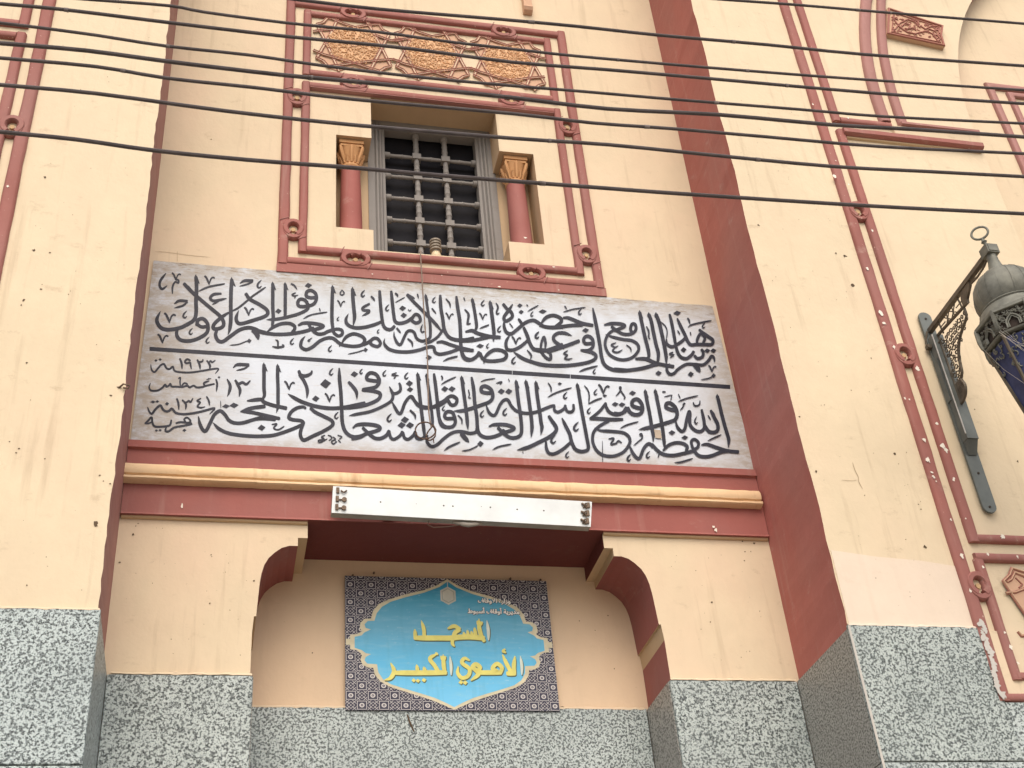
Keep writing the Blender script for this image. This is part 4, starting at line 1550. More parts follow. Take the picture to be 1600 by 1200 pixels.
# ------------------------------------------------------------------ printed mosque sign
SG = empty("mosque_name_sign", (XC, YN, 4.17), "blue printed sign with yellow Arabic lettering and black patterned border in the entrance niche", "sign")
YS = YN - .030
s4 = [xz(539, 901.5, YS), xz(854, 906, YS), xz(874, 1111, YS), xz(539.5, 1114, YS)]
sx0, sx1 = (s4[0][0] + s4[3][0]) / 2, (s4[1][0] + s4[2][0]) / 2
sz0, sz1 = 4.176, (s4[0][1] + s4[1][1]) / 2
def tile_mat():
    mt, n, b = new_mat("printed_tile_border", .35)
    g_ = N(n, "ShaderNodeNewGeometry")
    sp = N(n, "ShaderNodeSeparateXYZ"); n.links.new(g_.outputs["Position"], sp.inputs[0])
    def mth(op, a, b_=None, c=None):
        x = N(n, "ShaderNodeMath", operation=op)
        for i, v_ in enumerate((a, b_, c)):
            if v_ is None: continue
            if isinstance(v_, (int, float)): x.inputs[i].default_value = v_
            else: n.links.new(v_, x.inputs[i])
        return x.outputs[0]
    cell = .0575
    u = mth('MULTIPLY', mth('SUBTRACT', sp.outputs[0], sx0), 1 / cell)
    v_ = mth('MULTIPLY', mth('SUBTRACT', sp.outputs[2], sz0), 1 / (cell * .93))
    fu, fv = mth('FRACT', u), mth('FRACT', v_)
    cu, cv = mth('ABSOLUTE', mth('SUBTRACT', fu, .5)), mth('ABSOLUTE', mth('SUBTRACT', fv, .5))
    par = mth('MODULO', mth('ADD', mth('FLOOR', u), mth('FLOOR', v_)), 2.0)
    r = mth('SQRT', mth('ADD', mth('MULTIPLY', cu, cu), mth('MULTIPLY', cv, cv)))
    mx = mth('MAXIMUM', cu, cv)
    dm = mth('ADD', cu, cv)
    def band(x, a, b_):
        return mth('MULTIPLY', mth('GREATER_THAN', x, a), mth('LESS_THAN', x, b_))
    A_ = mth('MAXIMUM', mth('MAXIMUM', band(r, .12, .23), mth('LESS_THAN', r, .045)), band(mx, .39, .44))
    diag = mth('LESS_THAN', mth('ABSOLUTE', mth('SUBTRACT', cu, cv)), .03)
    B_ = mth('MAXIMUM', mth('MAXIMUM', band(dm, .32, .37), mth('MULTIPLY', diag, mth('GREATER_THAN', mx, .12))), mth('LESS_THAN', r, .06))
    B_ = mth('MAXIMUM', B_, band(dm, .62, .68))
    ptn = mth('ADD', mth('MULTIPLY', A_, par), mth('MULTIPLY', B_, mth('SUBTRACT', 1.0, par)))
    c = mix(n, ptn, (.048, .048, .075), (.54, .53, .53))
    n.links.new(c, b.inputs["Base Color"])
    return mt
def blue_mat():
    mt, n, b = new_mat("printed_blue_ground", .3)
    g_ = N(n, "ShaderNodeNewGeometry")
    sp = N(n, "ShaderNodeSeparateXYZ"); n.links.new(g_.outputs["Position"], sp.inputs[0])
    mr = N(n, "ShaderNodeMapRange"); mr.inputs[1].default_value = sz0; mr.inputs[2].default_value = sz1
    n.links.new(sp.outputs[2], mr.inputs[0])
    c = ramp(n, mr.outputs[0], [(0, (.19, .56, .86)), (.35, (.12, .48, .76)), (.6, (.13, .41, .60)), (.82, (.09, .38, .57)), (1, (.02, .23, .41))])
    f_ = noise(n, coords(n, (2, 1, 9)), 4, 5, .6)
    c = mix(n, ramp(n, f_, [(.5, (0, 0, 0)), (.75, (.35, .35, .35))]), c, (.30, .58, .72))
    f2 = noise(n, coords(n, (9, 1, 1.2)), 3, 3, .6)
    c = mix(n, ramp(n, f2, [(.5, (0, 0, 0)), (.8, (.25, .25, .25))]), c, (.07, .28, .42))
    f3 = noise(n, coords(n, (3, 1, 14)), 9, 3, .6)
    c = mix(n, ramp(n, f3, [(.68, (0, 0, 0)), (.72, (.35, .35, .35))]), c, (.55, .72, .80))
    n.links.new(c, b.inputs["Base Color"])
    return mt
m = MB(); m.box(sx0, sx1, YS, YS + .012, sz0, sz1)
m.build("printed_board", tile_mat(), SG)
OUT_ = [(760, 103), (690, 143), (600, 178), (480, 205), (370, 240), (300, 272), (262, 320), (250, 368), (205, 372), (180, 398), (176, 432), (190, 455), (160, 472), (112, 478), (112, 505), (84, 505), (84, 545), (112, 545), (112, 575), (155, 580), (178, 598), (190, 618), (180, 645), (195, 680), (230, 698), (265, 700), (275, 745), (310, 790), (370, 825), (450, 852), (560, 887), (660, 920), (745, 957), (812, 982)]
INN_ = [(760, 120), (700, 157), (600, 195), (480, 225), (380, 256), (322, 290), (288, 332), (272, 384), (228, 386), (207, 408), (214, 432), (248, 442), (205, 463), (188, 482), (142, 492), (142, 566), (190, 582), (215, 602), (250, 608), (215, 627), (207, 650), (225, 672), (290, 676), (298, 730), (328, 775), (380, 810), (460, 837), (570, 870), (670, 902), (750, 938), (812, 965)]
xcS = (sx0 + sx1) / 2
def sign_poly(P, sc=1.0):
    q = [xz(520 + x / 4.2105, 880 + y / 4.2105, YS) for x, y in P]
    za, zb = xz(700, 904.5, YS)[1], xz(712, 1113, YS)[1]
    xa_ = xz(520 + 84 / 4.2105, 1005, YS)[0]
    kx = (xcS - sx0 - .004) / (xcS - xa_)
    L = [((x - xcS) * kx, sz0 + .005 + (z - zb) / (za - zb) * (sz1 - sz0 - .009)) for x, z in q]
    L[0] = (0, L[0][1]); L[-1] = (0, L[-1][1])
    return [(xcS + x, z) for x, z in L] + [(xcS - x, z) for x, z in reversed(L[1:-1])]
m = MB(); m.poly([(p_[0], YS - .0006, p_[1]) for p_ in sign_poly(OUT_)])
m.build("ogee_border", simple("printed_cream", (.60, .56, .40), .35, 0, .12, 20, 0), SG, recalc=False)
m = MB(); m.poly([(p_[0], YS - .0012, p_[1]) for p_ in sign_poly(INN_)])
m.build("blue_field", blue_mat(), SG, recalc=False)
M_SHADOW = simple("printed_olive_shadow", (.10, .14, .10), .4, 0, .1, 20, 0)
M_YELLOW = simple("printed_yellow", (.72, .68, .20), .35, 0, .12, 14, 0)
M_PALEY = simple("printed_pale_yellow", (.62, .70, .62), .35, 0, .1, 14, 0)
M_WHITE = simple("printed_white", (.80, .80, .76), .35, 0, .05, 14, 0)
M_BLK = simple("printed_black_outline", (.05, .08, .10), .35, 0, .05, 14, 0)
SIGN = """
T 600 880 5.926
S 34 .2 .8 880 515 882 600 900 670 928 722
S 38 .3 .3 862 535 885 560 912 545
S 42 .8 .9 282 690 360 692 500 692 620 692 700 684 800 682 925 694
S 24 .5 1 738 640 748 685
S 24 .5 1 772 622 782 685
S 24 .5 1 808 632 820 685
S 28 .5 1 838 600 852 685
S 28 .15 1 345 530 368 610 372 688
S 28 .3 1 285 612 290 690
S 30 .4 .9 590 605 650 582 702 610
S 34 .9 .9 700 615 660 640 640 690
S 26 .9 .4 640 690 632 740 652 770
S 26 .15 1 480 845 490 835
S 30 .3 1 1098 848 1130 920 1178 1010
S 32 .2 1 1212 860 1202 945 1205 1020
S 38 .9 .9 1140 1020 1215 1020
S 16 .7 .7 1120 795 1100 815 1128 826
S 32 .9 .9 1082 1008 1090 965 1045 930 1005 975 1050 1000
S 38 .9 .9 860 1012 950 1012 1085 1012
S 34 .9 .3 860 1010 888 965 850 935 820 962 850 990 872 1030 805 1085
S 30 .4 .3 792 900 745 880 722 922 790 978 780 1040 722 1062 682 1015 688 955
D 712 1102 46 42
D 752 1106 46 42
S 32 .15 .9 548 845 552 945 562 1010
S 34 .3 .3 525 860 548 885 572 862
S 32 .3 1 492 838 425 882 470 950 505 1010
S 40 .8 .9 95 1014 200 1014 350 1014 575 1012
S 28 .3 1 302 940 312 1005
S 28 .3 1 368 960 382 1005
S 34 .3 .2 62 925 92 995 62 1060 5 1082
D 275 1084 42 38
D 314 1088 42 38
D 370 1082 46 40
"""
SIGN2 = ["T 600 880 5.926\nS 26 .15 .4 952 528 965 620 968 712", "T 600 880 5.926\nS 24 .15 .4 1262 858 1275 950 1276 1032", "T 600 880 5.926\nS 24 .15 .4 610 858 620 950 622 1035"]
for nm_i, (txt, mt_, nm) in enumerate(((SIGN, M_YELLOW, "sign_lettering"),) + tuple((ln, M_PALEY, "sign_lettering") for ln in SIGN2)):
    p = Pen(YS - .0020, 1e-5, (1.0, 1.7), 1.5); p.run(txt); p.mb.build("lettering_shadow", M_SHADOW, SG, recalc=False)
    p = Pen(YS - .0032, 1e-5, grow=1.0 if nm_i == 0 else .4); p.run(txt); p.mb.build(nm, mt_, SG, recalc=False)
# pale hanging lantern emblem
def hexa(cx_, cz_, rx, rz):
    return [(cx_, cz_ + rz), (cx_ + rx, cz_ + rz * .55), (cx_ + rx, cz_ - rz * .55), (cx_, cz_ - rz), (cx_ - rx, cz_ - rz * .55), (cx_ - rx, cz_ + rz * .55)]
hc = xz(700, 931, YS)
m = MB(); m.poly([(a, YS - .0020, b) for a, b in hexa(hc[0], hc[1], .043, .056)])
m.poly([(hc[0] - .002, YS - .0020, hc[1] + .05), (hc[0] + .002, YS - .0020, hc[1] + .05), (hc[0] + .002, YS - .0020, hc[1] + .088), (hc[0] - .002, YS - .0020, hc[1] + .088)])
m.build("lantern_emblem", simple("printed_grey_white", (.55, .56, .50), .35, 0, .1, 14, 0), SG, recalc=False)
m = MB(); h1, h2 = hexa(hc[0], hc[1], .035, .046), hexa(hc[0], hc[1], .030, .040)
m.add([(a, YS - .0026, b) for a, b in h1] + [(a, YS - .0026, b) for a, b in h2], [(i, (i + 1) % 6, (i + 1) % 6 + 6, i + 6) for i in range(6)])
m.build("lantern_outline", simple("printed_grey", (.36, .40, .36), .35, 0, .1, 14, 0), SG, recalc=False)
# the two small lines in type
def type_line(chars, px0, px1, py, name):
    cu = bpy.data.curves.new(name, 'FONT')
    cu.body = chars
    cu.align_x = 'CENTER'; cu.align_y = 'CENTER'
    cu.size = .1
    ob = bpy.data.objects.new(name, cu)
    COL.objects.link(ob)
    bpy.context.view_layer.update()
    dg = bpy.context.evaluated_depsgraph_get()
    me = bpy.data.meshes.new_from_object(ob.evaluated_get(dg))
    bpy.data.objects.remove(ob)
    if not me.vertices: return
    a, b = xz(px0, py, YS), xz(px1, py, YS)
    xs = [v.co.x for v in me.vertices]; ys = [v.co.y for v in me.vertices]
    s_ = (b[0] - a[0]) / (max(xs) - min(xs))
    cx_, cy_ = (max(xs) + min(xs)) / 2, (max(ys) + min(ys)) / 2
    F = [tuple(p_.vertices) for p_ in me.polygons]
    V = [((v.co.x - cx_) * s_ + (a[0] + b[0]) / 2, (v.co.y - cy_) * s_ + (a[1] + b[1]) / 2) for v in me.vertices]
    j = 0
    for ox_, oz_ in ((-.0045, 0), (.0045, 0), (0, .0042), (0, -.0045), (.004, -.004), (-.003, .003)):
        mm = MB(); mm.add([(x + ox_, YS - .0016 - .00003 * j, z + oz_) for x, z in V], F); j += 1
        if j == 1: acc = mm
        else: acc.add(mm.v, mm.f)
    acc.build("lettering_outline", M_BLK, SG, recalc=False)
    mm = MB()
    for j, (ox_, oz_) in enumerate(((0, 0), (.0019, 0), (-.0019, 0), (0, .0017), (0, -.0017))):
        mm.add([(x + ox_, YS - .0024 - .00003 * j, z + oz_) for x, z in V], F)
    mm.build("sign_lettering", M_WHITE, SG, recalc=False)
# visual (left to right) order, joined presentation forms
L1_ = "\uFED1\uFE8E\uFED7\u0648\uFEFB\u0627 \u0629\u0631\u0627\u0632\u0648"
L2_ = "\u0637\uFEEE\uFE92\uFEB3\u0623 \u0641\uFE8E\uFED7\u0648\u0623 \uFE94\uFEF3\uFEAE\uFEF3\uFEAA\uFEE3"
type_line(L1_, 747, 797, 940, "small_type")
type_line(L2_, 731, 811, 955.5, "small_type")
for (px_, py_) in ((551, 900), (584, 896), (797, 905), (844, 907), (878, 1108)):
    x, z = xz(px_, py_, YN)
    mm = MB(); mm.tube([(x, YN + .002, z), (x, YN - .012, z)], .006 if py_ < 1000 else .012, 8)
    mm.build("fixing_screw", M_RUST, SG)

# ------------------------------------------------------------------ tube light batten without its tubes
FX = empty("light_batten", (1.26, 5.86, 5.0), "long white fluorescent batten with empty lamp holders fixed across the red beam", "light fitting")
YT = 5.845
t4 = [xz(520.5, 759.5, YT), xz(925, 784, YT), xz(923, 823, YT), xz(518, 801, YT)]
def tl(u, v_, y):
    a = (t4[0][0] + (t4[1][0] - t4[0][0]) * u, t4[0][1] + (t4[1][1] - t4[0][1]) * u)
    b = (t4[3][0] + (t4[2][0] - t4[3][0]) * u, t4[3][1] + (t4[2][1] - t4[3][1]) * u)
    return (a[0] + (b[0] - a[0]) * v_, y, a[1] + (b[1] - a[1]) * v_)
m = MB()
F0 = [tl(0, 0, YT), tl(1, 0, YT), tl(1, 1, YT), tl(0, 1, YT)]
m.add(F0 + [(p_[0], YT + .003, p_[2]) for p_ in F0], [(0, 1, 2, 3), (7, 6, 5, 4), (0, 4, 5, 1), (1, 5, 6, 2), (2, 6, 7, 3), (3, 7, 4, 0)])
m.build("face_sheet", M_TUBEWHITE, FX)
m = MB()
G0 = [tl(.0, .02, YT + .003), tl(1, .02, YT + .003), tl(1, .99, YT + .003), tl(0, .99, YT + .003)]
G1 = [(p_[0], YT + .052, p_[2]) for p_ in G0]
m.add(G0 + G1, [(0, 1, 2, 3), (7, 6, 5, 4), (0, 4, 5, 1), (1, 5, 6, 2), (2, 6, 7, 3), (3, 7, 4, 0)])
m.build("back_tray", M_TUBESIDE, FX)
for u in (.22, .78):
    a = tl(u, .5, 0)
    mm = MB(); mm.box(a[0] - .03, a[0] + .03, YT + .05, 5.975, a[2] - .03, a[2] + .03); mm.build("mounting_block", M_TUBESIDE, FX)
for i, v_ in enumerate((.17, .49, .80)):
    for u, s_ in ((.018, 1), (.985, -1)):
        a = tl(u, v_, 0)
        mm = MB()
        mm.box(a[0] - .008, a[0] + .008, YT - .010, YT, a[2] - .016, a[2] + .016)
        a2 = tl(u + s_ * .022, v_ + .02, 0)
        if s_ > 0:
            if i == 0:
                mm.tube([(a2[0] - .014, YT - .006, a2[2] + .002), (a2[0], YT - .010, a2[2] - .010), (a2[0] + .016, YT - .006, a2[2] + .004)], .005, 6)
            else:
                mm.tube([(a2[0] + .006, YT, a2[2]), (a2[0] + .006, YT - .012, a2[2])], .013, 10)
                mm.tube([(a2[0] - .022, YT - .004, a2[2]), (a2[0], YT - .006, a2[2])], .004, 6)
        else:
            mm.tube([(a2[0] - .004, YT - .004, a2[2] + .012), (a2[0] + .008, YT - .014, a2[2]), (a2[0] + .022, YT - .004, a2[2] - .016)], .007, 6)
            mm.tube([(a2[0] + .002, YT - .004, a2[2] - .014), (a2[0] + .018, YT - .012, a2[2] + .012)], .005, 6)
        mm.build("lamp_holder", M_RUST, FX)
mm = MB()
for u, v_ in ((.18, .50), (.315, .49), (.42, .50), (.455, .50), (.565, .45), (.60, .46), (.705, .48), (.81, .47)):
    a = tl(u, v_, 0)
    mm.tube([(a[0], YT - .0006, a[2]), (a[0], YT + .002, a[2])], .0045 if u not in (.315, .565) else .002, 8)
mm.build("screw_hole", M_HOLE, FX)
a = tl(.52, 1.0, 0)
mm = MB(); mm.tube([(a[0] - .08, YT + .03, a[2]), (a[0] - .03, YT + .02, a[2] - .014), (a[0], YT + .02, a[2] - .018), (a[0] + .05, YT + .02, a[2] - .010), (a[0] + .07, YT + .03, a[2])], [.008, .012, .013, .010, .006], 8)
mm.build("cable_gland", M_TUBESIDE, FX, smooth=True)
mm = MB(); b0 = tl(.37, 1.0, 0)
mm.tube(catm := [(b0[0], YT + .03, b0[2]), (b0[0] - .012, YT + .02, b0[2] - .03), (b0[0] + .02, YT + .02, b0[2] - .045), (b0[0] + .10, YT + .02, b0[2] - .038), (a[0], YT + .02, a[2] - .012)], .0022, 6)
mm.build("loose_wire", M_CORD2, FX)

# ------------------------------------------------------------------ porcelain insulator on the sill and the hanging flex
ix, iz = 1.222, 7.035
m = MB()
prof = [(.030, iz - .06), (.032, iz + .0), (.034, iz + .02), (.028, iz + .034), (.026, iz + .045)]
IN = empty("porcelain_insulator", (ix, 6.03, 6.99), "small ribbed porcelain insulator standing on the window sill", "insulator")
m.lathe(prof, (ix, 6.03), 16); m.build("cream_foot", M_PORC2, IN, smooth=True)
m = MB()
pr = [(.026, iz + .046)]
for i in range(4):
    z_ = iz + .055 + i * .024
    pr += [(.027, z_), (.038, z_ + .004), (.038, z_ + .016), (.027, z_ + .020)]
pr += [(.024, iz + .155), (.012, iz + .165)]
m.lathe(pr, (ix, 6.03), 16); m.build("ribbed_body", M_PORC, IN)
YC = 5.935
c0 = [(657, 392), (657.5, 405), (659, 430), (660.5, 455), (662, 480), (664, 510), (666.5, 540), (668, 562), (668.5, 590), (669, 620), (670, 645), (672, 658), (674, 668)]
m = MB()
pts = [at(x, y, YC - (0.0 if y > 400 else -.02)) for x, y in c0]
m.tube([(p_[0] , p_[1], p_[2]) for p_ in pts], .0042, 6)
CD = m.build("hanging_flex", M_CORD, None, smooth=True, loc=at(657, 392, YC))
tag(CD, "thin flex hanging from the window sill over the painted panel, looped at its end", "cable")
loop = [(674, 668), (668, 676), (666, 684), (672, 688), (680, 681), (678, 668), (668, 660), (655, 662), (649, 671), (652, 681), (663, 686), (675, 682), (681, 673), (676, 663)]
m = MB(); m.tube([at(x, y, YC - .004 * (i % 3)) for i, (x, y) in enumerate(catmull(loop, 5))], .0045, 6)
m.build("end_loop", M_CORD2, CD, smooth=True)
m = MB(); m.tube([at(677, 685, YC), at(678, 692, YC)], .003, 6); m.build("flex_tail", M_CORD2, CD)

# ------------------------------------------------------------------ mosque lantern on its bracket
LX, LY = 4.043, 4.60
LM = empty("wall_lantern", (4.043, 5.33, 4.88), "bronze-grey mosque lantern with blue glass on a pierced wall bracket", "lantern")
def plate_shape():
    P = []
    x0, x1 = 4.002, 4.084
    for k_ in range(9):
        a = math.pi * k_ / 8
        P.append((4.043 + .041 * math.cos(a), 6.235 + .036 * math.sin(a)))
    for k_ in range(9):
        a = math.pi + math.pi * k_ / 8
        P.append((4.043 + .041 * math.cos(a), 4.92 + .04 * math.sin(a)))
    return P
m = MB(); m.prism_y(plate_shape(), 5.312, 5.326); PLT = m.build("wall_plate", M_PLATE, LM)
m = MB()
for z_ in (6.22, 6.14, 4.915, 5.13):
    m.tube([(4.043, 5.315, z_), (4.043, 5.308, z_)], .007, 8)
m.build("plate_bolt", M_HOLE, PLT)
m = MB(); m.box(4.008, 4.078, 5.255, 5.312, 5.325, 6.06)
CH = m.build("bracket_channel", M_PLATE, LM)
m = MB(); m.add([(4.010, 5.262, 5.324), (4.076, 5.262, 5.324), (4.076, 5.311, 5.324), (4.010, 5.311, 5.324), (4.015, 5.308, 5.245), (4.070, 5.308, 5.245)], [(0, 1, 5, 4), (2, 3, 4, 5), (1, 2, 5), (0, 4, 3), (0, 3, 2, 1)])
m.build("channel_foot", M_PLATE, CH)
m = MB(); m.tube([(4.002, 5.250, 6.05), (4.002, 5.250, 5.35)], .004, 6); m.build("channel_wire", simple("pale_cable", (.42, .42, .40), .5), CH)
m = MB()
m.box(4.002, 4.010, 5.282, 5.312, 5.60, 5.90)
m.build("channel_flange", M_PLATE, CH)
# arm, stays and pierced panels, lying in the plane x = LX
m = MB(); m.box(LX - .015, LX + .015, 4.62, 5.315, 6.112, 6.140)
m.build("bracket_arm", M_LAMPDARK, LM)
m = MB(); m.tube([(LX, 4.635, 6.105), (LX, 4.70, 6.085), (LX, 4.77, 6.080), (LX, 4.84, 6.09)], .007, 6)
m.tube([(LX, 4.63, 6.11), (LX + .01, 4.69, 6.098), (LX + .01, 4.77, 6.093), (LX, 4.84, 6.10)], .006, 6)
m.build("lamp_cable", M_LAMPDARK, LM)
def slab_x(mb, pts, t=.006):
    n = len(pts)
    vs_ = [(LX - t, p_[0], p_[1]) for p_ in pts] + [(LX + t, p_[0], p_[1]) for p_ in pts]
    mb.add(vs_, [tuple(range(n)), tuple(range(2 * n - 1, n - 1, -1))] + [(i, (i + 1) % n, (i + 1) % n + n, i + n) for i in range(n)])
def rodx(mb, pts, r=.006):
    mb.tube([(LX, a, b) for a, b in pts], r, 6)
m = MB()
slab_x(m, [(4.832, 6.11), (4.838, 6.082), (4.879, 6.051), (4.90, 6.035), (4.905, 6.018), (4.950, 6.018), (4.952, 6.054), (4.936, 6.11)], .008)
rodx(m, [(4.905, 6.018), (5.03, 6.030), (5.22, 6.048), (5.30, 6.05)], .011)
for y_ in (4.97, 5.20):
    rodx(m, [(y_, 6.024), (y_ + .01, 6.108)], .006)
for a, b in (((5.02, 6.10), (5.09, 6.035)), ((5.09, 6.10), (5.02, 6.035)), ((5.09, 6.10), (5.15, 6.04)), ((5.15, 6.10), (5.09, 6.04)), ((5.055, 6.105), (5.055, 6.03)), ((5.12, 6.105), (5.12, 6.035))):
    rodx(m, [a, b], .004)
rodx(m, [(4.96, 6.066), (5.02, 6.068)], .004); rodx(m, [(5.15, 6.07), (5.21, 6.072)], .004)
m.build("pierced_strip", M_LAMPDARK, LM)
m = MB()
edge = [(4.955, 6.010), (4.963, 5.955), (5.035, 5.918), (5.088, 5.884), (5.127, 5.831), (5.148, 5.765), (5.158, 5.71), (5.185, 5.682), (5.171, 5.63), (5.190, 5.585), (5.228, 5.562), (5.255, 5.56)]
C_ = catmull(edge, 4)
m.tube([(LX, a, b) for a, b in C_], .009, 6)
rodx(m, [(5.252, 6.04), (5.254, 5.56)], .007)
rnd = random.Random(5)
def inner_w(z_):
    ys = [a for a, b in C_ if abs(b - z_) < .03]
    return min(ys) if ys else 5.2
zc_ = 5.985
while zc_ > 5.62:
    w_ = inner_w(zc_) + .012
    a = w_
    while a < 5.245:
        r_ = rnd.uniform(.014, .024)
        P = [(a + r_ * math.cos(t_) * (1 - t_ / 9), zc_ + r_ * math.sin(t_) * (1 - t_ / 9)) for t_ in [rnd.uniform(0, 6) + q * .75 for q in range(8)]]
        t0 = rnd.uniform(0, 6); sg = rnd.choice((-1, 1))
        P = [(a + r_ * (1 - q * .09) * math.cos(t0 + sg * q * .75), zc_ + r_ * (1 - q * .09) * math.sin(t0 + sg * q * .75)) for q in range(9)]
        P = [(min(max(p_[0], w_ - .012), 5.25), p_[1]) for p_ in P]
        rodx(m, P, .0042)
        a += r_ * 1.75
    zc_ -= .036
slab_x(m, [(5.175, 5.69), (5.19, 5.64), (5.18, 5.60), (5.21, 5.57), (5.25, 5.565), (5.25, 5.69)], .003)
m.build("filigree_panel", M_LAMPDARK, LM)
m = MB()
m.tube([(LX - .03, 5.30, 6.11), (LX - .045, 5.325, 6.04), (LX - .045, 5.32, 6.0), (LX - .02, 5.27, 5.985), (LX, 5.23, 6.01)], .006, 6)
m.box(LX - .062, LX - .03, 5.29, 5.322, 5.985, 6.01)
m.build("arm_clamp", M_LAMPDARK, LM)
# finial
m = MB()
rc = (LX - .016, LY, 6.262)
RP = [(rc[0] + .045 * math.cos(t) * .751, rc[1] - .045 * math.cos(t) * .66, rc[2] + .042 * math.sin(t)) for t in [2 * math.pi * k / 28 for k in range(29)]]
m.tube(RP, .0068, 8)
m.tube([(LX - .014, LY, 6.222), (LX - .012, LY, 6.208), (LX - .010, LY, 6.196), (LX - .009, LY, 6.188), (LX - .006, LY, 6.176), (LX, LY, 6.150)], [.008, .009, .017, .010, .011, .012], 10)
m.build("finial_ring", M_LAMPGREY, LM, smooth=True)
m = MB(); m.box(LX - .036, LX + .036, LY - .036, LY + .036, 6.095, 6.155)
m.box(LX - .028, LX + .028, LY - .040, LY - .036, 6.103, 6.147)
m.build("hanging_block", M_LAMPGREY, LM)
m = MB()
m.lathe([(.028, 6.096), (.030, 6.05), (.040, 6.000), (.058, 5.968), (.066, 5.962)], (LX, LY), 24)
m.lathe([(.064, 5.962), (.10, 5.945), (.138, 5.910), (.162, 5.866), (.173, 5.817), (.172, 5.775), (.163, 5.733), (.150, 5.706)], (LX, LY), 40)
DM = m.build("dome", M_LAMPGREY, LM, smooth=True)
m = MB()
for k_ in range(16):
    a = 2 * math.pi * k_ / 16
    m.tube([(LX + r_ * math.cos(a), LY + r_ * math.sin(a), z_) for r_, z_ in ((.066, 5.962), (.101, 5.945), (.139, 5.910), (.163, 5.866), (.174, 5.817), (.173, 5.775), (.164, 5.733))], .0016, 4)
m.build("dome_seam", M_LAMPGREY, DM)
m = MB()
m.lathe([(.148, 5.712), (.168, 5.710), (.174, 5.702), (.168, 5.693), (.177, 5.687), (.181, 5.678), (.184, 5.668), (.202, 5.622)], (LX, LY), 40)
m.build("dome_rim", M_LAMPGREY, LM, smooth=True)
# octagonal collar with arabesque openwork and pointed windows
a8 = math.pi / 8
def octpt(i, r_, z_):
    a = a8 + i * math.pi / 4
    return Vector((LX + r_ * math.cos(a), LY + r_ * math.sin(a), z_))
m = MB(); m.lathe([(.208, 5.626), (.226, 5.620), (.227, 5.600), (.220, 5.596)], (LX, LY), 8, a8)
m.lathe([(.206, 5.482), (.214, 5.478), (.210, 5.469), (.198, 5.465)], (LX, LY), 8, a8)
m.build("collar_band", M_LAMPGREY, LM)
m = MB()
m.lathe([(.206, 5.60), (.200, 5.475)], (LX, LY), 8, a8)
m.build("collar_core", M_HOLE, LM)
m = MB()
rnd = random.Random(3)
for i in range(8):
    def fp(u, z_, o_=0.0):
        z_ = 5.60 - (5.60 - z_) * .60
        A_, B_ = octpt(i, .214 + o_, z_), octpt(i + 1, .214 + o_, z_)
        return A_.lerp(B_, u)
    for u in (.0, 1.0):
        m.tube([fp(u, 5.60), fp(u, 5.39)], .0045, 5)
    # pointed window
    m.tube([fp(.28, 5.41), fp(.28, 5.47), fp(.36, 5.505), fp(.5, 5.535), fp(.64, 5.505), fp(.72, 5.47), fp(.72, 5.41)], .0065, 5)
    m.tube([fp(.34, 5.41), fp(.34, 5.465), fp(.5, 5.515), fp(.66, 5.465), fp(.66, 5.41)], .004, 5)
    for q in range(105):
        u, z_ = rnd.uniform(.04, .96), rnd.uniform(5.41, 5.58)
        if .26 < u < .74 and z_ < 5.53: continue
        r_ = rnd.uniform(.006, .013); t0 = rnd.uniform(0, 6); sg = rnd.choice((-1, 1))
        m.tube([fp(min(max(u + r_ * 5.6 * math.cos(t0 + sg * s_ * .8), .02), .98), z_ + r_ * math.sin(t0 + sg * s_ * .8), .002) for s_ in range(6)], .0032, 4)
m.build("arabesque_collar", M_LAMPGREY, LM)
for i in range(8):
    m = MB()
    c1 = octpt(i, .212, 5.60)
    d = (c1 - Vector((LX, LY, 5.60))).normalized()
    b_ = Vector((-d.y, d.x, 0)) * .008
    P = [(0, 5.615), (.018, 5.610), (.020, 5.535), (.012, 5.495), (-.008, 5.465)]
    n = len(P)
    vs_ = [c1 + d * u - b_ + Vector((0, 0, z_ - 5.60)) for u, z_ in P] + [c1 + d * u + b_ + Vector((0, 0, z_ - 5.60)) for u, z_ in P]
    m.add(vs_, [tuple(range(n)), tuple(range(2 * n - 1, n - 1, -1))] + [(j, (j + 1) % n, (j + 1) % n + n, j + n) for j in range(n)])
    m.build("corner_buttress", M_LAMPGREY, LM)
